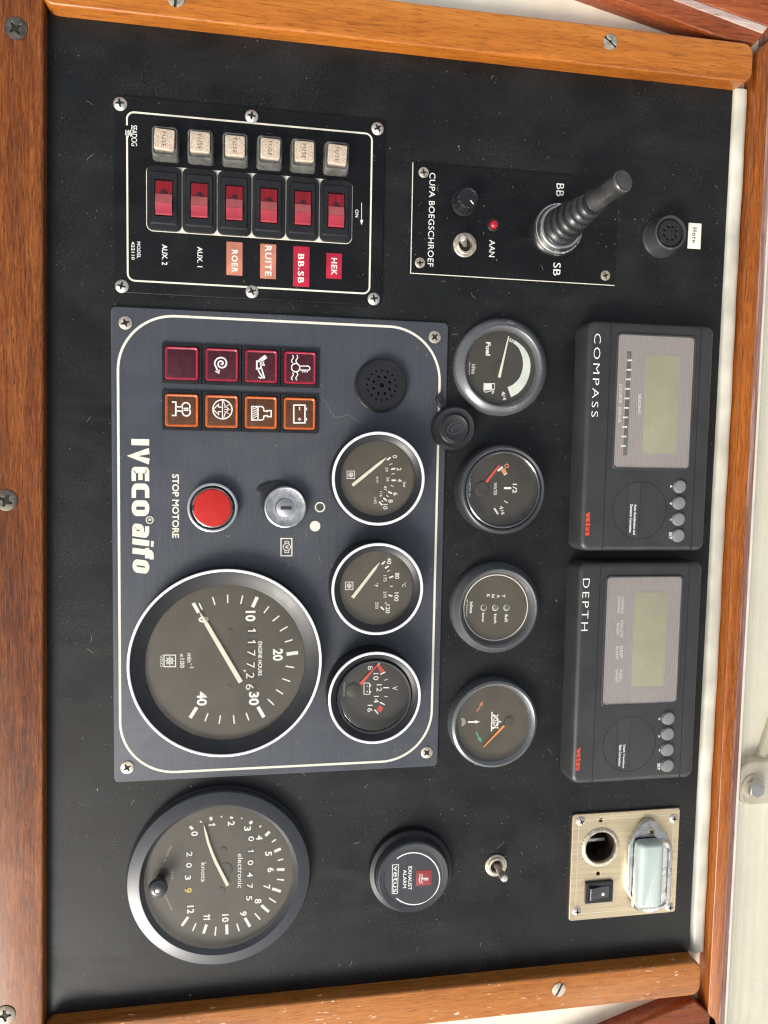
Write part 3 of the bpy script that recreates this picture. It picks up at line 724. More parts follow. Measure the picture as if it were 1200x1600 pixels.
b.O(E3, 190, 503, 19, 5, h); b.Tc(E3, 'R', 190, 503, 20, 15, h, .03)
part('maker_lettering', b, m_cream, t)
b = MB(); b.T(E3, 'STOP MOTORE', 314, 250, 352, 602, h, .025)
b.cut(); b.O(E3, 1129, 432, 25, 7, h); b.cut(); b.D(E3, 1102, 537, 29, h)
b.cut(); b.L(E3, [(914, 605), (974, 605), (974, 700), (914, 700)], 6, h, True)
b.O(E3, 946, 652, 20, 4, h); b.text('W', *box(E3, 936, 642, 956, 662, h), h, .02)
b.L(E3, [(936, 634), (936, 622), (957, 622), (957, 634)], 4, h); b.L(E3, [(936, 670), (936, 683), (957, 683), (957, 670)], 4, h)
letters(b, m_cream, t)

# warning lights
R1a, R1b = G(284, 567, 5), G(469, 575, 5); R2a, R2b = G(284, 641, 5), G(468.2, 646.3, 5)
pitch = ((R1b[1] - R1a[1]) + (R2b[1] - R2a[1])) / 6; rx1 = (R1a[0] + R1b[0]) / 2; rx2 = (R2a[0] + R2b[0]) / 2; ry = (R1a[1] + R2a[1]) / 2
mb = MB(); mb.loft([(rrect(0, 0, 24.4, pitch - .25, .5), 0), (rrect(0, 0, 24.4, pitch - .25, .5), 1.2), (rrect(0, 0, 24.0, pitch - .7, .4), 1.5), (rrect(0, 0, 20.6, 20.6, .8), 1.5), (rrect(0, 0, 20.4, 20.4, .8), .6)], True); me_h = mb.mesh('light_housing', m_black)
def rimmesh(mat):
    mb = MB(); mb.loft([(rrect(0, 0, 19.95, 19.95, 1.6), .6), (rrect(0, 0, 19.95, 19.95, 1.6), 2.6), (rrect(0, 0, 19.38, 19.38, 1.4), 3.1), (rrect(0, 0, 18.43, 18.43, 1.1), 3.2), (rrect(0, 0, 16.72, 16.72, .8), 2.7)], False); return mb.mesh('lens_rim', mat)
me_rr, me_ro = rimmesh(m_lensrr), rimmesh(m_lensor)
mb = MB(); mb.rbox(0, 0, 17.0, 17.0, .9, 1.0, 2.75, .05); me_fr = mb.mesh('lens_face', m_lensr); mb = MB(); mb.rbox(0, 0, 17.0, 17.0, .9, 1.0, 2.75, .05); me_fo = mb.mesh('lens_face', m_lenso)
hz = Z + .1 + 2.82
def icon(kind):
    b = MB()
    if kind == 'turbo':
        pts = []
        for i in range(40):
            a_ = -i * .30; r = 2 + 44 * i / 39; pts.append((797 + r * math.cos(a_ + 2.2), 420 + r * math.sin(a_ + 2.2)))
        b.L(E, pts, 10, hz); b.L(E, [(pts[-1][0], pts[-1][1]), (775, 474)], 10, hz); b.P(E, [(752, 472), (786, 460), (782, 490)], hz)
    elif kind == 'oil':
        b.L(E, [(1034, 405), (1060, 405), (1062, 452), (1034, 455)], 11, hz, True); b.L(E, [(1054, 403), (1096, 372)], 26, hz); b.L(E, [(1060, 430), (1088, 430)], 9, hz); b.L(E, [(1078, 408), (1078, 430)], 9, hz)
        b.L(E, [(1038, 455), (1072, 515), (1084, 515), (1066, 452)], 9, hz); b.L(E, [(1046, 510), (1064, 521)], 9, hz)
    elif kind == 'coolant':
        b.O(E2, 168, 418, 26, 7, hz)
        b.L(E2, [(190, 408), (247, 408), (256, 416), (256, 428), (247, 434), (190, 432)], 6, hz)
        for y in (212, 226, 240): b.L(E2, [(y, 434), (y, 448)], 6, hz)
        for x0_ in (148, 175):
            b.L(E2, [(x0_ + 6 * math.sin(k * .8), 340 + k * 6) for k in range(9)], 6, hz); b.L(E2, [(x0_ + 6 * math.sin(k * .8), 448 + k * 6) for k in range(9)], 6, hz)
    elif kind == 'glow':
        b.O(E, 560, 708, 26, 9, hz); b.O(E, 562, 745, 26, 9, hz); b.L(E, [(465, 678), (492, 678), (492, 768), (465, 768)], 9, hz); b.L(E, [(495, 710), (535, 710)], 8, hz); b.L(E, [(495, 738), (535, 738)], 8, hz)
    elif kind == 'filter':
        b.O(E, 804, 727, 64, 8, hz, 48); b.L(E, [(804, 665), (804, 790)], 6, hz)
        b.L(E, [(800, 712), (778, 712), (778, 693), (742, 727), (778, 762), (778, 742), (800, 742)], 6, hz)
        b.L(E, [(810, 670), (822, 705), (848, 727), (822, 750), (812, 786)], 5, hz)
        for y0_, y1_ in ((715, 690), (727, 727), (739, 764)): b.L(E, [(815, y0_), (858, y1_)], 4, hz)
    elif kind == 'airfilter':
        b.L(E, [(1000, 708), (1070, 708), (1080, 720), (1080, 736), (1104, 742), (1104, 735), (1130, 735), (1130, 776), (1104, 776), (1104, 768), (1080, 772), (1080, 790), (1070, 798), (1000, 798)], 8, hz, True)
        b.L(E, [(1042, 708), (1042, 798)], 8, hz)
        for k in range(5): b.L(E, [(1002, 728 + k * 16), (1040, 712 + k * 14)], 5, hz)
    else:
        b.L(E2, [(156, 652), (226, 652), (226, 763), (156, 763)], 8, hz, True); b.L(E2, [(233, 668), (233, 684)], 12, hz); b.L(E2, [(233, 732), (233, 748)], 12, hz)
        b.L(E2, [(192, 664), (192, 684)], 7, hz); b.L(E2, [(192, 730), (192, 750)], 6, hz); b.L(E2, [(182, 740), (202, 740)], 6, hz)
    return b
for row, X, me_rim, me_face, kinds in ((1, rx1, me_rr, me_fr, (None, 'turbo', 'oil', 'coolant')), (2, rx2, me_ro, me_fo, ('glow', 'filter', 'airfilter', 'battery'))):
    for i, kd in enumerate(kinds):
        Y = ry + pitch * i
        hs = inst('warning_light', me_h, t, (X, Y, Z + .1), label=('red' if row == 1 else 'amber') + ' warning light' + (' without a symbol' if kd is None else ' with ' + kd + ' symbol'))
        inst('lens_rim', me_rim, hs, (X, Y, Z + .1)); inst('lens_face', me_face, hs, (X, Y, Z + .1))
        if kd:
            b = icon(kd); off = (X, Y, Z + .1); o = bpy.data.objects.new('symbol', b.mesh('symbol', m_white, off)); COL.objects.link(o); o.parent = hs; WL[o.name] = off
# buzzer with drilled face
X, Y = G(*E2(708, 526), 7)
b = MB(); b.lathe(X, Y, [(17.4, Z), (17.2, Z + 1.2), (16.7, Z + 1.6), (16.4, 6.2), (16.0, 6.9), (15.6, 6.9), (15.3, 6.2)], 72); bz = part('buzzer', b, m_black, t)
hl = [circle(X, Y, 1.45, 20)]
hl += [circle(X + 5.6 * math.cos(math.radians(22.5 + 45 * k)), Y + 5.6 * math.sin(math.radians(22.5 + 45 * k)), .92, 16) for k in range(8)]
hl += [circle(X + 9.4 * math.cos(math.radians(22.5 * k)), Y + 9.4 * math.sin(math.radians(22.5 * k)), .68, 14) for k in range(16)]
b = holed(circle(X, Y, 15.4, 64), hl, 4.4, 6.4, .1); part('drilled_face', b, m_black, bz)
# stop button
X, Y = G(*E3(537, 435), 8)
b = MB(); b.lathe(X, Y, [(15.66, Z), (15.66, 6.6), (15.28, 7.6), (14.52, 8.0), (13.75, 7.9), (13.56, 7.2), (13.37, 5.6)], 80); sb = part('stop_button', b, m_chrome, t)
b = MB(); b.lathe(X, Y, [(13.56, 6.6), (12.32, 6.6)], 64); part('dark_gap', b, m_groove, sb)
b = MB(); b.lathe(X, Y, [(12.41, 5.6), (12.32, 8.4), (11.84, 9.0), (11.56, 8.8)], 64); part('inner_ring', b, m_chrome, sb)
b = MB(); b.lathe(X, Y, [(11.65, 7.0), (11.56, 8.9), (11.17, 9.3), (10.03, 9.45), (0, 9.6)], 64); part('red_cap', b, m_stop, sb)
b = MB()
for sgn in (-1, 1): b.rbox(X, Y + sgn * 11.7, 3.2, 1.2, .2, 8.6, 9.55, .1)
part('notch', b, m_ink, sb)
# key switch
X, Y = G(*E3(938, 433), 9)
b = MB(); b.lathe(X, Y, [(13.87, Z), (13.87, 4.0), (13.49, 4.4)], 90); ks = part('key_switch', b, m_black, t)
b = MB(); b.lathe(X, Y, [(13.49, 4), (13.39, 7.6), (12.92, 8.6), (12.25, 8.9), (11.88, 8.7), (6.6, 9.3), (6.5, 8.9), (6.1, 8.9)], 100, wob=None); part('lock_face', b, m_cast, ks)
b = MB(); b.lathe(X + .2, Y + .2, [(6.3, 8.2), (6.1, 8.6)], 48); part('dark_gap', b, m_groove, ks)
b = MB(); b.lathe(X + .2, Y + .2, [(6.0, 8), (5.9, 9.3), (5.4, 9.6), (0, 9.6)], 48); cy_ = part('lock_barrel', b, m_chrome, ks)
b = MB(); b.rbox(X + .3, Y + .5, 2.2, 7.0, .2, 9.0, 9.68, .03); part('key_slot', b, m_ink, ks)
b = MB(); P_ = [G(*E3(x, y), 5) for x, y in ((775, 340), (790, 318), (830, 300), (905, 288), (960, 300), (930, 340), (830, 372), (820, 470), (800, 420), (800, 355))]
b.prism(P_, Z, 3.6, .4); part('rubber_collar', b, m_rubber, ks)

# ================================================================ gauges
def gauge(name, label, c, cx, cy, h, group):
    X, Y = G(*c(cx, cy), h); t = thing(name, label, 'gauge', (X, Y, 0), group); return t, X, Y
def dial(t, X, Y, r, z, mat=None):
    b = MB(); b.disc(X, Y, r, z, 72); return part('dial', b, mat or m_dial, t)
def pane(t, X, Y, r, z, mat, dome=.6):
    b = MB(); b.lathe(X, Y, [(r, z - .3), (r, z), (r * .93, z + dome * .5), (r * .6, z + dome * .9), (0, z + dome)], 64); return part('glass', b, mat, t)
def needle(b, c, p0, p1, w0, w1, z, shoulder=None):
    q0, q1 = Vector(G(*c(*p0), z)), Vector(G(*c(*p1), z)); d = (q1 - q0); n_ = Vector((-d.y, d.x)).normalized()
    k0 = rad(c, *p0, w0 / 2, z); k1 = rad(c, *p1, w1 / 2, z)
    L_ = [(q0 + n_ * k0), (q0 - n_ * k0)]
    if shoulder:
        s_ = q0 + d * shoulder; L_ += [s_ - n_ * k0 * .85, q1 - n_ * k1, q1 + n_ * k1, s_ + n_ * k0 * .85]
    else: L_ += [q1 - n_ * k1, q1 + n_ * k1]
    b.prism([tuple(v) for v in L_], z - .5, z + .05, .1, 1)
def wheel(b, c, x, y, s, h):
    b.L(c, [(x - s, y - s), (x + s, y - s), (x + s, y + s), (x - s, y + s)], s * .16, h, True); b.O(c, x, y, s * .5, s * .17, h)
    for k in range(8):
        a_ = math.pi / 4 * k; b.L(c, [(x + s * .1 * math.cos(a_), y + s * .1 * math.sin(a_)), (x + s * .82 * math.cos(a_), y + s * .82 * math.sin(a_))], s * .13, h)
def ticks(b, c, L_, w, h):
    for x0, y0, x1, y1 in L_: b.L(c, [(x0, y0), (x1, y1)], w, h)
def engine_gauge(t, X, Y, Ro, ring, rg, ht, drop):
    b = MB(); b.lathe(X, Y, [(Ro + .4, 2.0), (Ro + .4, ht - 2), (Ro + .1, ht - .6), (Ro - .2, ht - .1)], 96); part('housing', b, m_black, t)
    b = MB(); b.lathe(X, Y, [(Ro + .05, ht - .5), (Ro - .1, ht + .05), (Ro - .5, ht + .2), (Ro - ring + .4, ht + .2), (Ro - ring, ht), (Ro - ring - .1, ht - .5)], 96); part('white_ring', b, m_ringw, t)
    b = MB(); b.lathe(X, Y, [(Ro - ring - .05, ht - .3), (Ro - ring - .6, ht - .8), (rg + 1.0, ht - drop * .55), (rg + .2, ht - drop * .62), (rg, ht - drop * .8), (rg - .2, ht - drop - 1.6)], 96); part('bezel', b, m_black, t)
GR = 'round gauges in the engine panel'
# oil pressure
c = crop(490, 650, 4.571); HT = 19; DZ = 13.0; PZ = DZ + .07
t, X, Y = gauge('oil_pressure_gauge', 'white ringed pressure gauge marked bar and psi, beside the buzzer', c, 466, 448, HT, GR)
Ro = rad(c, 466, 448, 333, HT); engine_gauge(t, X, Y, Ro, 1.65, rad(c, 460, 446, 266, 15.5), HT, 4.6)
d_ = dial(t, X, Y, 25.5, DZ); b = MB()
for s_, x, y, l in (('0', 580, 290, 20), ('2', 610, 380, 20), ('4', 615, 460, 22), ('6', 585, 557, 22), ('8', 550, 608, 22), ('10', 513, 648, 38)): b.Tc(c, s_, x, y, 32, l, PZ, .01)
b.Tc(c, 'bar', 650, 492, 22, 40, PZ, .0)
for s_, x, y, l in (('29', 522, 382, 30), ('58', 530, 452, 30), ('87', 512, 517, 30), ('116', 482, 558, 38), ('145', 440, 605, 42), ('psi', 455, 455, 40)): b.Tc(c, s_, x, y, 20, l, PZ, .0)
ticks(b, c, [(525, 315, 550, 295), (553, 382, 583, 374), (557, 459, 588, 460), (532, 540, 560, 553), (498, 585, 523, 605), (468, 612, 490, 637)], 11, PZ)
ticks(b, c, [(540, 348, 562, 340), (557, 415, 580, 411), (550, 495, 570, 503), (520, 565, 535, 578), (485, 602, 497, 614)], 5, PZ)
wheel(b, c, 266, 420, 27, PZ); part('dial_print', b, m_white, d_)
b = MB(); needle(b, c, (278, 495), (522, 296), 24, 4, DZ + 1.3, .82); part('needle', b, m_ndl, t); pane(t, X, Y, 24.6, 15.6, m_gl)
# coolant temperature
t, X, Y = gauge('temperature_gauge', 'white ringed temperature gauge marked in Celsius and Fahrenheit, middle of the engine panel column', c, 459, 1237, HT, GR)
engine_gauge(t, X, Y, Ro, 1.65, rad(c, 460, 446, 266, 15.5), HT, 4.6)
d_ = dial(t, X, Y, 25.5, DZ); b = MB()
for s_, x, y, l in (('40', 540, 1035, 46), ('80', 597, 1142, 44), ('100', 592, 1292, 62), ('120', 530, 1378, 62)): b.Tc(c, s_, x, y, 31, l, PZ, .01)
b.Tc(c, '°C', 645, 1205, 26, 32, PZ, .0); b.Tc(c, '°F', 448, 1206, 26, 30, PZ, .0)
for s_, x, y, l in (('175', 510, 1160, 44), ('210', 510, 1275, 44), ('250', 452, 1353, 48)): b.Tc(c, s_, x, y, 22, l, PZ, .0)
ticks(b, c, [(487, 1060, 510, 1038), (510, 1088, 535, 1072), (540, 1155, 570, 1145), (535, 1278, 562, 1287), (480, 1362, 502, 1385)], 11, PZ)
ticks(b, c, [(525, 1112, 545, 1100), (545, 1216, 565, 1216), (508, 1340, 522, 1330)], 5, PZ)
wheel(b, c, 254, 1213, 27, PZ); part('dial_print', b, m_white, d_)
b = MB(); needle(b, c, (278, 1298), (473, 1045), 24, 4, DZ + 1.3, .80); part('needle', b, m_ndl, t); pane(t, X, Y, 24.6, 15.6, m_gl)
# voltmeter
c = crop(490, 980, 5.217)
t, X, Y = gauge('voltmeter', 'white ringed voltmeter with red needle and battery symbol', c, 501, 578, HT, GR)
b = MB(); Rv = rad(c, 501, 578, 376, HT)
engine_gauge(t, X, Y, Rv, 1.6, rad(c, 485, 555, 305, 15.5), HT, 4.0)
b = MB(); rg = rad(c, 485, 555, 300, 15.5); b.lathe(X, Y, [(rg + .2, 15.0), (rg + .1, 17.4), (rg - .5, 18.1), (rg - 1.4, 17.9), (rg - 1.9, 16.8), (rg - 2.0, 11)], 80); part('inner_lip', b, M('glossy_black_lip', (.045, .047, .052), .16, .3, .1, 60, .03, coat=.5, spec=.8), t)
m_lip = bpy.data.materials['glossy_black_lip']
d_ = dial(t, X, Y, 25.0, 11.5, m_dial2); PZ = 11.57; b = MB()
for s_, x, y, l in (('8', 463, 333, 34), ('10', 508, 403, 56), ('12', 535, 495, 58), ('14', 512, 588, 56), ('16', 460, 662, 58)): b.Tc(c, s_, x, y, 42, l, PZ, .0)
b.Tc(c, 'V', 662, 497, 40, 32, PZ, .0)
ticks(b, c, [(568, 493, 615, 493), (543, 385, 585, 365), (540, 612, 580, 632), (515, 315, 537, 295), (497, 672, 527, 707)], 9, PZ); ticks(b, c, [(577, 432, 605, 425), (577, 562, 603, 568), (513, 262, 513, 278)], 5, PZ)
b.L(c, [(411, 455), (455, 455), (455, 547), (411, 547)], 5, PZ, True); b.L(c, [(462, 466), (462, 484)], 12, PZ); b.L(c, [(462, 520), (462, 536)], 12, PZ)
b.L(c, [(437, 474), (437, 486)], 4, PZ); b.L(c, [(437, 518), (437, 532)], 4, PZ); b.L(c, [(430, 525), (444, 525)], 4, PZ)
b.T(c, 'MOTOMETER', 240, 447, 255, 566, PZ, .0); part('dial_print', b, m_white, d_)
b = MB(); b.P(c, [(517, 320), (538, 303), (580, 360), (550, 378)], PZ - .02); b.P(c, [(537, 637), (570, 655), (545, 698), (512, 676)], PZ - .02); part('red_zone', b, m_prred, d_)
b = MB(); X_, Y_ = G(*c(322, 515), 12); b.lathe(X_, Y_, [(4.6, 11.5), (4.5, 12.4), (4.0, 12.7), (0, 12.7)], 36); part('needle_hub', b, m_dial2, t)
b = MB(); needle(b, c, (382, 465), (527, 299), 27, 9, 13.0); part('needle', b, m_ndlr, t); pane(t, X, Y, rg - 1.6, 17.0, m_glc, 1.2)
# rev counter
c = crop(180, 870, 3.529); HT = 13; DZ = 8.0; PZ = DZ + .07
t, X, Y = gauge('rev_counter', 'large white ringed rev counter with engine hours counter', c, 612.5, 591, HT, GR)
Ro = rad(c, 612.5, 591, 528, HT); rg = rad(c, 620, 588, 433, 10); engine_gauge(t, X, Y, Ro, 1.65, rg, HT, 4.6)
d_ = dial(t, X, Y, rg + 2.5, DZ); b = MB()
ticks(b, c, [(430, 255, 460, 308), (783, 222, 757, 278), (945, 537, 1008, 528), (787, 827, 820, 885), (450, 830, 413, 888)], 19, PZ)
ticks(b, c, [(462, 255, 480, 292), (537, 222, 550, 265), (620, 208, 620, 255), (703, 213, 692, 260), (848, 273, 820, 310), (905, 325, 868, 355), (950, 385, 908, 410), (978, 457, 935, 470), (940, 603, 987, 611), (922, 672, 965, 687),
             (888, 733, 926, 757), (842, 785, 875, 817), (722, 860, 737, 902), (652, 873, 657, 920), (580, 875, 573, 920), (512, 862, 495, 907)], 7, PZ)
for s_, x, y, l in (('0', 487, 346, 33), ('10', 746, 327, 58), ('20', 897, 540, 66), ('30', 765, 782, 74), ('40', 478, 782, 78)): b.Tc(c, s_, x, y, 56, l, PZ, .03)
b.T(c, 'ENGINE HOURS', 788, 467, 810, 655, PZ, .015); b.T(c, 'min', 397, 532, 422, 582, PZ, .01); b.T(c, '-1', 412, 588, 432, 612, PZ, .01); b.T(c, 'x100', 357, 533, 382, 612, PZ, .01)
wheel(b, c, 301, 574, 32, PZ); b.T(c, 'VDO', 247, 542, 262, 607, PZ, .0); b.Tc(c, ',', 713, 628, 14, 10, PZ, .02); part('dial_print', b, m_white, d_)
b = MB()
for k in range(6):
    X_, Y_, L_, W_ = box(c, 728, 388 + k * 62, 780, 428 + k * 62, PZ); b.rbox(X_, Y_, L_, W_, .1, PZ - .05, PZ + .02, 0)
w_ = part('counter_window', b, m_drum, d_)
b = MB()
for s_, x, y in (('1', 754, 407), ('1', 753, 470), ('7', 750, 532), ('7', 747, 598), ('2', 745, 655), ('6', 742, 718)): b.Tc(c, s_, x, y, 44, 17 if s_ == '1' else 32, PZ + .06, .0)
part('counter_digit', b, m_cream, d_)
b = MB()
for x, y in ((630, 413), (620, 718)): X_, Y_ = G(*c(x, y), PZ); b.lathe(X_, Y_, [(1.9, PZ), (1.8, PZ + .3), (0, PZ + .4)], 24)
part('dial_rivet', b, m_dial, d_)
b = MB(); needle(b, c, (693, 692), (463, 302), 26, 3, DZ + 1.4, .82); part('needle', b, m_ndl, t); pane(t, X, Y, rg + .1, 10.1, m_gl)

GR2 = 'round gauges in the black panel'
# fuel
c = crop(660, 480, 5.4545); HT = 8.5; DZ = 4.0; PZ = DZ + .07
t, X, Y = gauge('fuel_gauge', 'black fuel gauge with broad cream arc and pump symbol', c, 690, 505, HT, GR2)
Ro = rad(c, 690, 505, 388, HT)
def bevel_gauge(t, X, Y, Ro, ri, rd, ht, dz, mat=None):
    b = MB(); Ro += .5; b.lathe(X, Y, [(Ro + 1.2, 0), (Ro + 1.1, ht * .45), (Ro + .7, ht * .55), (ri + .9, ht - .1), (ri + .3, ht), (ri, ht - .3)], 96); part('bezel', b, mat or m_silver, t)
    b = MB(); b.lathe(X, Y, [(ri + .05, ht - .2), (ri - .3, ht - .5), (rd + .3, dz + 1.4), (rd, dz)], 96); part('inner_bevel', b, m_silver, t)
bevel_gauge(t, X, Y, Ro, rad(c, 698, 500, 332, HT), rad(c, 690, 505, 300, DZ), HT, DZ)
d_ = dial(t, X, Y, rad(c, 690, 505, 305, DZ), DZ, m_dial2); b = MB()
b.P(c, [(745, 262), (790, 283), (830, 312), (868, 348), (895, 390), (915, 440), (922, 490), (918, 548), (905, 600), (882, 655), (850, 700), (808, 740), (755, 768), (725, 682), (768, 662), (800, 635), (828, 602), (845, 560), (855, 520), (858, 480), (853, 432), (840, 390), (824, 353), (800, 325), (772, 304), (738, 290)], PZ)
part('level_arc', b, M('pale_green_print', (.62, .66, .58), .5), d_)
b = MB(); ticks(b, c, [(750, 288, 768, 268), (768, 300, 786, 278)], 7, PZ + .05); b.P(c, [(592, 655), (612, 655), (612, 696), (590, 694)], PZ + .06); part('dark_print', b, m_ink, d_)
b = MB(); b.T(c, 'Fuel', 540, 297, 580, 412, PZ, .03); b.T(c, 'idea', 420, 487, 455, 570, PZ, .0); b.T(c, 'Germany', 392, 470, 408, 580, PZ, .0)
b.Tc(c, '4/4', 694, 755, 36, 76, PZ, .01, rot=14)
b.P(c, [(522, 648), (618, 648), (616, 702), (526, 708)], PZ); b.L(c, [(526, 712), (538, 725), (590, 712), (608, 716), (604, 730), (590, 735)], 7, PZ); b.L(c, [(524, 645), (524, 716)], 8, PZ)
part('dial_print', b, m_white, d_)
b = MB(); X_, Y_ = G(*c(665, 515), DZ + .5); b.lathe(X_, Y_, [(4.0, DZ), (3.9, DZ + .8), (0, DZ + 1.0)], 32); part('needle_hub', b, m_dial2, t)
b = MB(); needle(b, c, (655, 598), (737, 246), 24, 9, DZ + 1.4); part('needle', b, m_ndl, t); pane(t, X, Y, rad(c, 690, 505, 308, DZ), DZ + 2.4, m_glc)
# water
c = crop(660, 660, 5.4545); HT = 16; DZ = 9; PZ = DZ + .07
t, X, Y = gauge('water_gauge', 'black water tank gauge with red needle, under the rubber cap', c, 695, 575, HT, GR2)
Ro = rad(c, 695, 575, 376, HT); ri = rad(c, 660, 570, 318, HT)
b = MB(); b.lathe(X, Y, [(Ro + .2, 0), (Ro + .2, HT - 4.5), (Ro - .1, HT - 2.2), (Ro - .9, HT - .7), (Ro - 2.0, HT), (Ro - 3.2, HT - .5), (ri + .6, HT - 2.0)], 96); part('housing', b, m_bezel, t)
b = MB(); b.lathe(X, Y, [(ri + .7, HT - 2.2), (ri + .5, HT - .8), (ri - .3, HT - .3), (ri - 1.1, HT - .8), (ri - 1.3, DZ)], 96); part('inner_lip', b, m_lip, t)
d_ = dial(t, X, Y, ri - .8, DZ, m_dial2); b = MB()
b.Tc(c, '1/2', 787, 563, 36, 80, PZ, .015); b.Tc(c, '4/4', 678, 748, 34, 76, PZ, .0, rot=14); b.T(c, 'WATER', 608, 513, 634, 622, PZ, .0); b.T(c, 'VETUS', 387, 482, 410, 640, PZ, .05)
b.L(c, [(695, 560), (757, 560)], 17, PZ); b.L(c, [(697, 668), (727, 687)], 6, PZ); b.L(c, [(612, 732), (645, 782)], 15, PZ); b.L(c, [(642, 414), (684, 378)], 16, PZ); b.L(c, [(694, 450), (722, 433)], 7, PZ); part('dial_print', b, m_white, d_)
b = MB(); b.P(c, [(665, 405), (700, 387), (720, 430), (692, 446)], PZ); b.O(c, 718, 371, 15, 8, PZ); part('orange_print', b, m_pror, d_)
b = MB(); X_, Y_ = G(*c(505, 565), DZ + .6); b.lathe(X_, Y_, [(4.6, DZ), (4.5, DZ + 1), (4.1, DZ + 1.3), (0, DZ + 1.3)], 36); part('needle_hub', b, m_dial2, t)
b = MB(); needle(b, c, (545, 510), (655, 365), 24, 14, DZ + 1.5); part('needle', b, m_ndlr, t); pane(t, X, Y, ri - .9, HT - 1.6, m_glc, 1.4)
# tank lamps
c = crop(680, 860, 6.667); HT = 11; DZ = 5; PZ = DZ + .07
t, X, Y = gauge('tank_gauge', 'black tank level indicator with three small ringed lamps', c, 660, 615, HT, GR2)
bevel_gauge(t, X, Y, rad(c, 650, 610, 455, HT) - .6, rad(c, 665, 616, 398, HT), rad(c, 632, 597, 352, DZ), HT, DZ)
XD, YD = G(*c(632, 597), DZ)
d_ = dial(t, X, Y, rad(c, 632, 597, 356, DZ), DZ, m_dial); b = MB()
b.O(c, 632, 597, 336, 9, PZ, 64)
for x in (505, 625, 743): b.O(c, x, 598, 27, 10, PZ)
for s_, x0, x1, y0, y1 in (('low', 486, 514, 652, 748), ('high', 603, 640, 662, 762), ('full', 724, 757, 665, 742)): b.T(c, s_, x0, y0, x1, y1, PZ, .02)
for s_, x, y in (('T', 712, 475), ('A', 658, 478), ('N', 602, 475), ('K', 552, 472)): b.Tc(c, s_, x, y, 32, 32, PZ, .03)
b.T(c, 'idea', 360, 535, 394, 655, PZ, .02); b.T(c, 'W.Germany', 320, 510, 340, 690, PZ, .0); part('dial_print', b, m_white, d_)
for x, col, nm in ((505, (.10, .05, .04), 'low'), (625, (.17, .15, .04), 'high'), (743, (.08, .13, .10), 'full')):
    X_, Y_ = G(*c(x, 598), PZ); b = MB(); b.lathe(X_, Y_, [(1.75, DZ), (1.6, DZ + .6), (.9, DZ + .9), (0, DZ + 1)], 24); part('indicator_lamp', b, M('lamp_' + nm, col, .2, coat=.3), t)
pane(t, X, Y, rad(c, 632, 597, 352, DZ), DZ + 1.6, m_gl, .4)
# rudder
c = crop(680, 1040, 6.667); HT = 10; DZ = 5.0; PZ = DZ + .07
t, X, Y = gauge('rudder_gauge', 'black rudder gauge with orange needle and ship wheel symbol', c, 625, 618, HT, GR2)
Ro = rad(c, 610, 618, 452, HT); ri = rad(c, 625, 610, 410, HT)
b = MB(); b.lathe(X, Y, [(Ro + .4, 0), (Ro + .3, HT - 3), (Ro - .5, HT - .9), (ri + .8, HT), (ri, HT - .3), (ri - 1.6, HT - 2.4), (ri - 2.4, DZ)], 96); part('bezel', b, m_silver, t)
d_ = dial(t, X, Y, ri - 1.6, DZ, m_dial); b = MB()
def arrow(b, p, q, w, hw, hl):
    v = Vector(q) - Vector(p); n_ = Vector((-v.y, v.x)).normalized(); k = Vector(q) - v.normalized() * hl
    b.L(c, [p, tuple(k)], w, PZ); b.P(c, [tuple(k + n_ * hw), tuple(k - n_ * hw), q], PZ)
arrow(b, (342, 588), (467, 585), 16, 18, 52)
b.L(c, [(592, 482), (586, 685)], 13, PZ); b.L(c, [(592 + 62 * math.cos(a_ / 12 * math.pi - math.pi / 2), 584 + 66 * math.sin(a_ / 12 * math.pi - math.pi / 2)) for a_ in range(13)], 21, PZ)
for a_ in (-54, -18, 18, 54): b.L(c, [(592, 584), (592 + 62 * math.cos(math.radians(a_)), 584 + 62 * math.sin(math.radians(a_)))], 9, PZ)
for a_ in (-48, 0, 48): b.L(c, [(592 + 62 * math.cos(math.radians(a_)), 584 + 62 * math.sin(math.radians(a_))), (592 + 96 * math.cos(math.radians(a_)), 584 + 96 * math.sin(math.radians(a_)))], 14, PZ)
for r in (14, 26, 38): b.L(c, [(275 + r * math.cos(k / 8 * math.pi - math.pi / 2), 588 + r * math.sin(k / 8 * math.pi - math.pi / 2)) for k in range(9)], 4, PZ)
part('dial_print', b, m_white, d_)
b = MB(); arrow(b, (435, 478), (500, 368), 14, 20, 52); part('red_arrow', b, M('salmon_print', (.55, .16, .09), .5), d_)
b = MB(); arrow(b, (425, 690), (483, 805), 14, 20, 52); part('green_arrow', b, m_prgreen, d_)
b = MB(); X_, Y_ = G(*c(768, 588), DZ + 1); b.lathe(X_, Y_, [(3.3, DZ), (3.2, DZ + 1.2), (0, DZ + 1.4)], 32); part('needle_hub', b, m_dial2, t)
b = MB(); needle(b, c, (720, 625), (505, 848), 24, 12, DZ + 1.4); part('needle', b, m_ndlo, t); pane(t, X, Y, ri - 1.5, DZ + 2.2, m_gl)
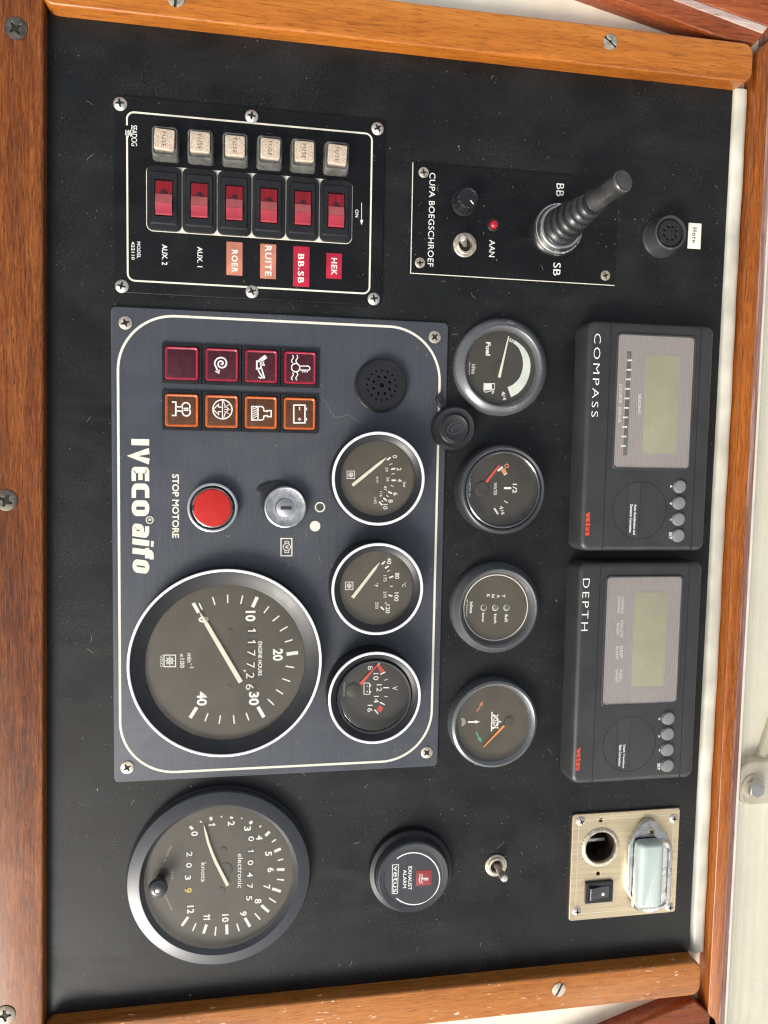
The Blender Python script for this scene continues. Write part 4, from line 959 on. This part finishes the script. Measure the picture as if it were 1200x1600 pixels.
# speed log
c = crop(180, 1220, 3.75); HT = 10; DZ = 4; PZ = DZ + .07
t, X, Y = gauge('speed_gauge', 'large black speed log dial marked knots with reset knob', c, 614, 585, HT, GR2)
Ro = rad(c, 614, 585, 525, HT); ri = rad(c, 614, 590, 448, HT); rd = rad(c, 612, 580, 410, DZ)
b = MB(); b.lathe(X, Y, [(Ro + .9, 0), (Ro + .8, 2.0), (Ro + .2, 2.8), (Ro + .1, HT - 3.0), (Ro - .6, HT - 2.0), (ri + 1.0, HT - .05), (ri + .4, HT), (ri, HT - .4)], 120); part('bezel', b, m_bezel, t)
b = MB(); b.lathe(X, Y, [(ri + .05, HT - .3), (ri - .4, HT - 1.0), (rd + 2.2, DZ + 4.0), (rd + 1.4, DZ + 3.0), (rd + .8, DZ)], 120); part('inner_bevel', b, m_bezel, t)
d_ = dial(t, X, Y, rd + 1.2, DZ, m_dial); b = MB()
ticks(b, c, [(438, 267, 455, 285), (803, 237, 788, 252), (905, 298, 880, 322), (970, 398, 932, 415), (992, 520, 947, 520), (970, 648, 920, 632), (900, 768, 857, 730), (790, 855, 760, 803), (655, 900, 653, 842), (517, 895, 535, 842), (390, 850, 428, 797), (560, 212, 563, 232), (683, 210, 680, 222)], 16, PZ)
ticks(b, c, [(497, 236, 507, 244), (622, 206, 624, 215), (743, 216, 740, 223), (855, 262, 845, 272), (942, 343, 918, 360), (985, 458, 953, 467), (990, 582, 948, 577), (942, 713, 902, 687), (850, 813, 818, 777), (727, 882, 712, 837), (585, 907, 590, 855), (453, 880, 473, 835)], 8, PZ)
for s_, x, y in (('0', 465, 310), ('1', 567, 257), ('2', 680, 250), ('3', 775, 280), ('4', 845, 333), ('5', 898, 427), ('6', 912, 522), ('7', 888, 622), ('8', 837, 705), ('9', 750, 778), ('10', 645, 805), ('11', 537, 800), ('12', 442, 755)):
    b.Tc(c, s_, x, y, 40, (16 if s_ == '1' else 27) if len(s_) == 1 else (36 if s_ == '11' else 46), PZ, .02)
b.T(c, 'electronic', 718, 427, 748, 628, PZ, .0); b.T(c, 'knots', 503, 480, 532, 592, PZ, .0)
part('dial_print', b, m_white, d_)
b = MB(); b.T(c, 'idea', 329, 515, 347, 578, PZ, .0); b.Tc(c, 'Made in', 308, 430, 17, 100, PZ, .0, rot=-22); b.Tc(c, 'Germany', 312, 715, 18, 100, PZ, .0, rot=24); part('faint_print', b, M('faint_grey_print', (.30, .29, .25), .6), d_)
b = MB()
for k in range(6): X_, Y_, L_, W_ = box(c, 773 - k * 2.4, 322 + k * 69.6, 822 - k * 2.4, 360 + k * 69.6, PZ); b.rbox(X_, Y_, L_, W_, .1, PZ - .05, PZ + .02, 0)
for k in range(3): X_, Y_, L_, W_ = box(c, 408 - k * 4, 412 + k * 68, 460 - k * 4, 448 + k * 68, PZ); b.rbox(X_, Y_, L_, W_, .1, PZ - .05, PZ + .02, 0)
part('counter_window', b, m_drum, d_)
b = MB()
for s_, x, y in (('0', 797, 340), ('1', 795, 412), ('0', 793, 480), ('4', 790, 550), ('7', 788, 617), ('5', 785, 688), ('2', 435, 430), ('0', 432, 495), ('3', 426, 567)): b.Tc(c, s_, x, y, 34, 13 if s_ == '1' else 28, PZ + .06, .01)
part('counter_digit', b, m_white, d_)
b = MB(); b.Tc(c, '9', 427, 642, 44, 30, PZ + .06, .03); part('trip_digit', b, m_gold, d_)
b = MB()
for x, y, r in ((632, 410, 22), (622, 645, 22), (645, 520, 42)): X_, Y_ = G(*c(x, y), PZ); r_ = rad(c, x, y, r, PZ); b.lathe(X_, Y_, [(r_, PZ), (r_ * .96, PZ + .35), (r_ * .8, PZ + .4), (0, PZ + .3)], 32)
part('dial_boss', b, m_dial2, d_)
b = MB(); P_ = [Vector(G(*c(x, y), DZ + 1.6)) for x, y in ((660, 614), (628, 552), (592, 482), (566, 420), (546, 365), (532, 310), (520, 262))]; W_ = [1.35, 1.3, 1.2, 1.1, 1.0, .9, .25]
Lf = []; Rt = []
for i in range(7):
    d = (P_[min(i + 1, 6)] - P_[max(i - 1, 0)]).normalized(); n_ = Vector((-d.y, d.x)); Lf.append(tuple(P_[i] + n_ * W_[i] * .8)); Rt.append(tuple(P_[i] - n_ * W_[i] * .8))
b.prism(Lf + Rt[::-1], DZ + 1.1, DZ + 1.7, .1, 1); part('needle', b, m_ndl, t)
pane(t, X, Y, rd + 1.7, DZ + 3.2, m_gl, .5)
X_, Y_ = G(*c(252, 628), HT + 4)
b = MB(); b.lathe(X_, Y_, [(3.0, 5), (3.0, 9), (4.6, 10), (5.6, 11.6), (5.9, 13.6), (5.4, 15.6), (4.2, 16.8), (2.2, 17.4), (1.4, 17.3), (1.3, 17.0)], 40); kb = part('reset_knob', b, m_lip, t)
b = MB(); b.lathe(X_, Y_, [(1.5, 16.8), (1.3, 17.5), (.7, 17.8), (0, 17.9)], 20); part('knob_pin', b, m_steel, kb)

# ================================================================ rubber key cover
c = crop(660, 480, 5.4545); HT = 10
X, Y = G(*c(278, 1030), HT)
t = thing('rubber_cap', 'round black rubber key cap overlapping the engine panel edge, oval emblem on it', 'rubber cap', (X, Y, 0))
r1 = rad(c, 278, 1030, 174, HT)
b = MB(); b.lathe(X, Y, [(r1 + 1.0, 1.5), (r1 + 1.0, HT - 3.5), (r1 + .6, HT - 1.6), (r1 - .3, HT - .6), (r1 - 1.0, HT - .8), (10.2, HT - 1.3), (9.6, HT - .9), (9.0, HT + .6), (8.3, HT + 1.2), (7.6, HT + 1.0), (7.0, HT + .6), (0, HT + .7)], 80); cp = part('cap', b, m_rubber, t)
a_ = math.radians(-62); el = []
for k in range(40):
    u, v = 6.2 * math.cos(2 * math.pi * k / 40), 3.5 * math.sin(2 * math.pi * k / 40); el.append((X - .3 + u * math.cos(a_) - v * math.sin(a_), Y + .6 + u * math.sin(a_) + v * math.cos(a_)))
b = MB(); b.strip(el, .55, HT + .85, True); b.text('HELLA', X - .3, Y + .6, 8.6, 3.2, HT + .85, .02, rot=-62); part('emblem', b, M('worn_rubber_relief', (.055, .056, .058), .35), cp)
P_ = [G(*c(x, y), 5) for x, y in ((115, 780), (158, 722), (166, 732), (145, 785), (190, 838), (150, 858))]
b = MB(); b.prism(P_, 2.2, 6, .5); part('pull_tab', b, m_rubber, t)

# ================================================================ compass and depth displays
def display(name, label, X0, X1, c, spec):
    HT = 18.0; Y0, Y1 = 213.9, 303.9; cx, cy = (X0 + X1) / 2, (Y0 + Y1) / 2
    t = thing(name, label, 'display', (cx, cy, 0), 'twin navigation displays'); Wd, Hd = X1 - X0, Y1 - Y0
    b = MB(); R = [(rrect(cx, cy, Wd + 1.0, Hd + 2.0, 6), 0), (rrect(cx, cy, Wd + .6, Hd + 1.4, 6), 13.5)]
    for k in range(5):
        a_ = math.pi / 2 * k / 4; i_ = 3.4 * (1 - math.cos(a_)); R.append((rrect(cx, cy, Wd - 2 * i_, Hd - 2 * i_, 5.5 - i_ * .5), HT - 3.2 + 3.2 * math.sin(a_)))
    b.loft(R, True); body = part('case', b, m_case, t, sharp=40)
    b = MB()
    for (x0, y0, x1, y1) in spec['groove']:
        p, q = G(*c(x0, y0), HT), G(*c(x1, y1), HT); ym = (p[1] + q[1]) / 2
        b.rbox(cx, ym, Wd - 3.0, .55, .05, HT - .5, HT + .03, 0)
    part('groove', b, m_groove, body)
    # raised window with its mask, display and cover
    X, Y, L_, W_ = spec['win']; fr = MB()
    fr.loft([(rrect(X, Y, L_ + 2.6, W_ + 2.6, 3.2), HT - .3), (rrect(X, Y, L_ + 2.4, W_ + 2.4, 3.2), HT + .5), (rrect(X, Y, L_ + 1.6, W_ + 1.6, 3.0), HT + 1.0), (rrect(X, Y, L_, W_, 2.6), HT + .9), (rrect(X, Y, L_ - .2, W_ - .2, 2.6), HT + .15)], False)
    wf = part('window_frame', fr, m_bezel, t)
    b = MB(); b.rbox(X, Y, L_ + .4, W_ + .4, 2.6, HT - .2, HT + .2, 0); part('window_mask', b, m_mask, wf)
    lx, ly, ll, lw = spec['lcd']; b = MB(); b.rbox(lx, ly, ll, lw, 1.4, HT, HT + .32, .04); part('screen', b, m_lcd, wf)
    b = MB(); b.rbox(X, Y, L_, W_, 2.6, HT + .5, HT + .85, .1, bottom=True); part('cover_glass', b, m_glw, wf)
    b = MB(); spec['print'](b, HT + .38); letters(b, m_white, wf)
    if 'bars' in spec:
        b = MB(); spec['bars'](b, HT + .30); part('error_bar', b, m_lcdbar, wf)
    # battery cover disc
    dx, dy, dr = spec['disc']; X, Y = G(*c(dx, dy), HT); r = rad(c, dx, dy, dr, HT)
    b = MB(); b.annulus(X, Y, r - .22, r + .22, HT + .03, 64); b.strip([(X - r * .86, Y - r * .46), (X + r * .86, Y - r * .46)], .35, HT + .03); b.strip([(X - r, Y + .02), (X + r, Y + .02)], .35, HT + .035); part('disc_groove', b, m_groove, body)
    b = MB(); n = 20; P_ = []
    yl, yh = -r * .45, -.15
    xa, xb = math.sqrt(r * r - yl * yl) - .4, r - .4
    b.poly([(X - xa, Y + yl), (X + xa, Y + yl), (X + xb, Y + yh), (X - xb, Y + yh)], HT + .028); part('disc_band', b, m_bezel, body)
    for bx_, by_, br in spec['btn']:
        X_, Y_ = G(*c(bx_, by_), HT + 2); r = rad(c, bx_, by_, br, HT + 2)
        b = MB(); b.lathe(X_, Y_, [(r + .4, HT + .02), (r + .3, HT + .3), (r, HT + .35), (r, HT + 1.4), (r - .3, HT + 1.8), (r - .8, HT + 1.9), (0, HT + 1.95)], 40); part('key', b, m_casebtn, t)
    b = MB(); spec['face'](b, HT + .06); letters(b, m_white, body)
    bx = box(c, *spec['logo'], HT + .06); b = MB()
    b.text('vetus', bx[0], bx[1], bx[2], bx[3], HT + .06, .085); part('maker_mark', b, m_logo, body)
    return t
P = crop(880, 480, 3.75); HZ = 18.0
def cprint(b, h):
    for k in range(10): b.L(P, [(376 - k * 4.3, 311 + k * 55.8), (405 - k * 4.3, 311 + k * 55.8)], 9, h)
    b.Tc(P, 'COURSE  ERROR', 334, 563, 17, 228, h, .0); b.Tc(P, 'HEADING', 447, 567, 17, 115, h, .01)
def cbars(b, h):
    p, q = G(*P(392, 258), h), G(*P(360, 868), h); b.rbox((p[0] + q[0]) / 2, (p[1] + q[1]) / 2 + .0, q[0] - p[0], 3.0, .1, h - .1, h, 0)
def cface(b, h):
    b.Tc(P, 'COMPASS', 193, 400, 38, 490, h, -.012, spacing=1.25)
    b.Tc(P, 'Auto Acceleration and', 420, 1244, 15, 176, h, .02); b.Tc(P, 'Deviation Correction', 397, 1238, 15, 164, h, .02)
    b.Tc(P, '^', 633, 1050, 12, 16, h, .03); b.Tc(P, 'v', 630, 1150, 12, 16, h, .03); b.Tc(P, '*', 628, 1245, 16, 16, h, .03); b.Tc(P, 'SET', 628, 1339, 17, 42, h, .02)
display('compass_display', 'charcoal compass display unit above the water gauge', -91.4, 59.6, P, dict(groove=[(285, 80, 230, 1425), (812, 110, 748, 1425)],
    win=box(P, 309, 172, 752, 946, HZ), lcd=box(P, 475, 284, 672, 858, HZ), print=cprint, bars=cbars, disc=(448, 1190, 163), btn=[(689, 1051, 35), (685, 1148, 35), (682, 1243, 35), (680, 1339, 35)], face=cface, logo=(130, 1198, 162, 1340)))
Q = crop(860, 860, 3.529)
def dprint(b, h):
    for s_, x, y, l in (('VARIABLE', 399, 300, 94), ('DAMPING', 378, 300, 92), ('SHALLOW', 394, 432, 98), ('ALARM', 373, 432, 70), ('DEEP', 391, 560, 66), ('ALARM', 368, 562, 70), ('KEEL', 388, 692, 70), ('OFFSET', 365, 692, 78)): b.Tc(Q, s_, x, y, 15, l, h, .0)
def dface(b, h):
    b.Tc(Q, 'DEPTH', 193, 300, 36, 288, h, -.012, spacing=1.25)
    b.Tc(Q, 'Depth Transducer', 404, 1137, 14, 130, h, .02); b.Tc(Q, 'Gain Correction', 384, 1130, 14, 116, h, .02)
    b.Tc(Q, '<', 601, 929, 12, 12, h, .03); b.Tc(Q, '>', 599, 1026, 12, 12, h, .03); b.Tc(Q, '*', 598, 1102, 15, 15, h, .03); b.Tc(Q, 'SET', 597, 1193, 16, 38, h, .02)
display('depth_display', 'charcoal depth display unit above the rudder gauge', 67.6, 219.4, Q, dict(groove=[(275, 70, 233, 1285), (768, 75, 712, 1262)],
    win=box(Q, 300, 150, 710, 846, HZ), lcd=box(Q, 455, 231, 636, 748, HZ), print=dprint, disc=(435, 1068, 147), btn=[(655, 929, 33), (652, 1015, 33), (650, 1102, 33), (650, 1190, 33)], face=dface, logo=(142, 1087, 170, 1215)))

# ================================================================ exhaust alarm
c = crop(560, 1240, 4.2857); HT = 12
X, Y = G(*c(370, 565), HT)
t = thing('exhaust_alarm', 'round black exhaust alarm with red thermometer symbol', 'alarm', (X, Y, 0))
r1 = rad(c, 370, 565, 234, HT); r0 = rad(c, 352, 500, 278, 4)
b = MB(); b.lathe(X, Y, [(r0, 0), (r0 - .1, 3.4), (r0 - .6, 4.2), (r1 + 1.6, 5.0), (r1 + 1.0, 6.0)], 96); part('flange', b, m_black, t)
b = MB(); b.lathe(X, Y, [(r1 + .9, 5), (r1 + .6, HT - 2), (r1, HT - .5), (r1 - .7, HT), (r1 - 1.2, HT - .1), (20.2, HT - .4), (19.8, HT - .8), (0, HT - .8)], 96); hs = part('housing', b, m_bezel, t)
PZ = HT - .72; b = MB()
b.T(c, 'EXHAUST', 333, 488, 358, 645, PZ, .01); b.T(c, 'ALARM', 299, 510, 322, 632, PZ, .01)
pts = []
for k in range(60):
    a_ = math.radians(-130 + 262 * k / 59); pts.append((370 + 174 * math.cos(a_), 570 + 174 * math.sin(a_)))
b.cut(); b.L(c, pts, 7, PZ); b.cut(); b.L(c, [(228, 478), (268, 474), (262, 668), (226, 670)], 4, PZ, True); b.T(c, 'vetus', 234, 484, 260, 662, PZ, .0); letters(b, m_white, hs)
b = MB(); X_, Y_, L_, W_ = box(c, 387, 513, 490, 615, PZ); b.rbox(X_, Y_, L_, W_, .6, PZ - .1, PZ + .06, .02); sy = part('red_symbol', b, M('muted_red_print', (.26, .035, .04), .4), hs)
b = MB(); h = PZ + .12
b.L(c, [(418, 568), (436, 568)], 12, h); b.L(c, [(432, 568), (468, 568)], 8, h)
for x in (440, 452, 464): b.L(c, [(x, 568), (x, 582)], 5, h)
for x in (410, 424): b.L(c, [(x + 3 * math.sin(k), 538 + k * 8) for k in range(9)], 4, h)
part('symbol_mark', b, m_white, sy)
X, Y = G(*c(925, 487), 2)
t = thing('toggle_switch', 'single metal toggle switch between the exhaust alarm and socket plate', 'switch', (X, Y, 0))
tx, ty = G(*c(980, 572), 22); toggle(t, X, Y, 0, 7.8, (tx, ty, 22), 2.7)

# ================================================================ socket plate
c = crop(840, 1230, 3.333); Z = 2.0
X0, Y0, X1, Y1 = 248.6, 223.0, 326.6, 304.9
t = thing('socket_plate', 'champagne metal plate with power socket, rocker switch and lamp', 'socket panel', ((X0 + X1) / 2, (Y0 + Y1) / 2, 0))
XS, YS = G(*c(330, 315), 3); rs = rad(c, 330, 315, 82, Z)
hl = [circle(XS, YS, rs, 48)]
for x, y in ((330, 172), (316, 450)): X_, Y_ = G(*c(x, y), Z); hl.append(circle(X_, Y_, 1.5, 20))
XR, YR, LR, WR = box(c, 244, 486, 388, 596, Z)
hl.append(rrect(XR, YR, LR - 2, WR - 2, 1))
b = holed(rrect((X0 + X1) / 2, (Y0 + Y1) / 2, X1 - X0, Y1 - Y0, 2), hl, 0.1, Z, .2); part('plate', b, m_brass, t)
k_ = 4.6; b = MB(); b.strip(rrect((X0 + X1) / 2, (Y0 + Y1) / 2, X1 - X0 - 2 * k_, Y1 - Y0 - 2 * k_, .3, 2), .35, Z + .03, True); part('scribed_line', b, M('scribed_bright_line', (.8, .74, .6), .4, .6), t)
for x, y in ((230, 183), (713, 167), (208, 652), (692, 630)):
    X_, Y_ = G(*c(x, y), Z + 1.6); o = inst('screw', me_pan, t, (X_, Y_, Z + .2), random.uniform(-30, 30)); o.scale = (.82, .82, .9)
b = MB(); b.lathe(XS, YS, [(rs + 1.6, Z), (rs + 1.5, Z + .9), (rs + .6, Z + 1.3), (rs - .2, Z + 1.2), (rs - .6, Z + .6), (rs - .8, -24), (0, -24)], 90, wob=None); so = part('power_socket', b, m_tarn, t)
b = MB(); b.lathe(XS, YS, [(rs + 2.2, Z), (rs + 2.2, Z + .5), (rs + 1.2, Z + .8)], 96, wob=lambda a: 1 + .022 * math.sin(a * 32)); part('knurled_ring', b, m_tarn, so)
b = MB(); b.rbox(XS, YS + 2, 2.4, rs * 1.1, .3, -24, -8, .3); b.rbox(XS + 4.6, YS - 1.5, 3.2, 3.2, .3, -24, -14, .3); part('contact', b, m_cast, so)
b = MB(); b.lathe(XS, YS, [(rs - .85, .8), (rs - 1.0, -23), (0, -23)], 60); part('dark_liner', b, M('sooty_brown_liner', (.03, .018, .010), .6), so)  # dark brown wall and floor inside the socket
b = MB(); b.loft([(rrect(XR, YR, LR, WR, .8), Z), (rrect(XR, YR, LR, WR, .8), Z + 1.4), (rrect(XR, YR, LR - .8, WR - .8, .6), Z + 1.8), (rrect(XR, YR, LR - 6.4, WR - 4.6, .5), Z + 1.8), (rrect(XR, YR, LR - 6.6, WR - 4.8, .5), Z + .4)], True); rk = part('rocker_frame', b, m_black, t)
hl_, hw_ = (LR - 7.2) / 2, (WR - 5.4) / 2
b = MB(); pr = [(-hw_, Z + .5), (-hw_, Z + 4.0), (-hw_ + .5, Z + 4.3), (.8, Z + 2.3), (hw_ - .4, Z + 2.0), (hw_, Z + 1.7), (hw_, Z + .5)]
n = len(pr); b.add([(XR - hl_, YR + y, z) for y, z in pr] + [(XR + hl_, YR + y, z) for y, z in pr], [(i, n + i, n + i + 1, i + 1)[::-1] for i in range(n - 1)] + [tuple(range(n)), tuple(reversed(range(n, 2 * n)))])
rp = part('rocker', b, m_lip, rk, sharp=20)
X_, Y_ = G(*c(341, 558), Z + 2.4); b = MB(); b.lathe(X_, Y_, [(1.2, Z + 2.1), (1.1, Z + 2.5), (0, Z + 2.6)], 20); part('indicator_dot', b, m_white, rk)
# lamp
OUT = [(470, 300), (540, 190), (575, 168), (615, 176), (675, 245), (690, 280), (703, 330), (690, 600), (660, 628), (605, 648), (570, 655), (535, 640), (478, 570), (460, 530)]
P_ = [G(*c(x, y), 5) for x, y in OUT]
b = MB(); b.prism(P_, Z, 6, 1.2, 3); lp = part('courtesy_lamp', b, m_cast, t, sharp=45)
X_, Y_, L_, W_ = box(c, 505, 280, 690, 640, 8); 
b = MB(); b.loft([(rrect(X_, Y_, L_, W_, 5), 5.5), (rrect(X_, Y_, L_ - 1, W_ - 1, 5), 8.2), (rrect(X_, Y_, L_ - 2.5, W_ - 2.5, 4.5), 9.2), (rrect(X_, Y_, L_ - 5, W_ - 5, 4), 9.2), (rrect(X_, Y_, L_ - 6, W_ - 6, 4), 8)], True); part('lamp_body', b, m_cast, lp, sharp=45)
X_, Y_, L_, W_ = box(c, 520, 288, 652, 628, 13)
b = MB(); R = [(rrect(X_, Y_, L_, W_, 3.5, 6), 7.5)]
for k in range(6):
    a_ = math.pi / 2 * k / 5; i_ = 5.0 * (1 - math.cos(a_)); R.append((rrect(X_, Y_, L_ - 1.2 * i_, W_ - 2 * i_, max(3.5 - .5 * i_, .6), 6), 11.0 + 4.6 * math.sin(a_)))
b.loft(R, True); part('lens', b, m_lamp, lp, sharp=50)
for x, y in ((592, 232), (568, 622)): X_, Y_ = G(*c(x, y), 6); o = inst('screw', me_small, lp, (X_, Y_, 6.4), 20)

# ================================================================ dust and lint on the panel
rng = random.Random(11); b = MB()
RINGS = [(o.location.x / S, o.location.y / S, 30 if o.name not in ('speed_gauge', 'rev_counter') else (57 if o.name == 'speed_gauge' else 63)) for o in COL.objects if o.get('category') in ('gauge', 'alarm')]
RINGS += [(o.location.x / S, o.location.y / S, 14 if o.name == 'horn_button' else 8) for o in COL.objects if o.get('category') in ('push button', 'switch')]
def zat(x, y):
    if -211 < x < -96.5 and -83.5 < y < 79.5: return 2.0
    if -187 < x < -118.2 and 98.4 < y < 238.2: return 2.0
    if -87.5 < x < 208 and -85.5 < y < 123.8: return 2.0
    return 0.0
for i in range(2600):
    x = rng.uniform(-252, 357); y = rng.uniform(-117, 317)
    if rng.random() < .45: x = rng.gauss(rng.choice((-150, 0, 120, 240, 290)), 55); y = rng.gauss(rng.choice((150, 90, 200)), 60)
    if not (-252 < x < 357 and -117 < y < 317): continue
    z = zat(x, y) + .04; r = abs(rng.gauss(0, .11)) + .06; a0 = rng.uniform(0, 6.28)
    if rng.random() < .03: r *= 2.2
    n = rng.choice((3, 4, 5)); st = rng.uniform(.5, 1.6)
    pts = [(x + r * st * math.cos(a0 + 6.283 * k / n) * rng.uniform(.6, 1.2), y + r / st * math.sin(a0 + 6.283 * k / n) * rng.uniform(.6, 1.2)) for k in range(n)]
    top = len(b.v); b.add([(p[0], p[1], z) for p in pts] + [(x, y, z + r * .6)], [(k, (k + 1) % n, n) for k in range(n)])
for kind, n_ in (('rect', 900), ('ring', 900)):                  # dust gathered along plate edges and round the bezels
    for i in range(n_):
        if kind == 'rect':
            x0, y0, x1, y1 = rng.choice(((-211.2, -83.8, -96.3, 80), (-187.2, 98.2, -118, 238.5), (-87.9, -85.9, 208.2, 124.1), (248.6, 223, 326.6, 304.9), (-254, -118, 358, 318)))
            d = abs(rng.gauss(0, 1.6)) + .25; d = -d if x0 == -254 else d; u = rng.random()
            x, y = rng.choice(((x0 - d, y0 + (y1 - y0) * u), (x1 + d, y0 + (y1 - y0) * u), (x0 + (x1 - x0) * u, y0 - d), (x0 + (x1 - x0) * u, y1 + d)))
        else:
            gx, gy, gr = rng.choice(RINGS); a0 = rng.uniform(0, 6.28); d = abs(rng.gauss(0, 2.2)) + gr + .3; x, y = gx + d * math.cos(a0), gy + d * math.sin(a0)
        if not (-253 < x < 358 and -117 < y < 318): continue
        z = zat(x, y) + .03; r = abs(rng.gauss(0, .09)) + .06; a0 = rng.uniform(0, 6.28)
        pts = [(x + r * math.cos(a0 + 2.1 * k), y + r * math.sin(a0 + 2.1 * k)) for k in range(3)]
        b.add([(p[0], p[1], z) for p in pts] + [(x, y, z + r * .6)], [(k, (k + 1) % 3, 3) for k in range(3)])
for i in range(70):
    x = rng.uniform(-245, 350); y = rng.uniform(-110, 310); a0 = rng.uniform(0, 6.28); cu = rng.uniform(-.35, .35); ln = rng.uniform(.5, 1.1); z = zat(x, y) + .08
    pts = []
    for k in range(6): pts.append((x, y, z)); a0 += cu; x += ln * math.cos(a0); y += ln * math.sin(a0)
    b.strip([p[:2] for p in pts], .10, z)
pts = [G(*E2(x, y), 2.2) for x, y in ((312, 585), (345, 620), (370, 660), (392, 705), (425, 728), (460, 722), (490, 712), (520, 728), (550, 755), (585, 765), (615, 760))]
b.strip([(p[0], p[1]) for p in pts], .07, 2.08)
o = solo('dust', b, M('pale_dust', (.48, .46, .41), .8), (0, 0, 0), 'pale dust specks and lint scattered over the black panel', 'dust', kind='stuff')
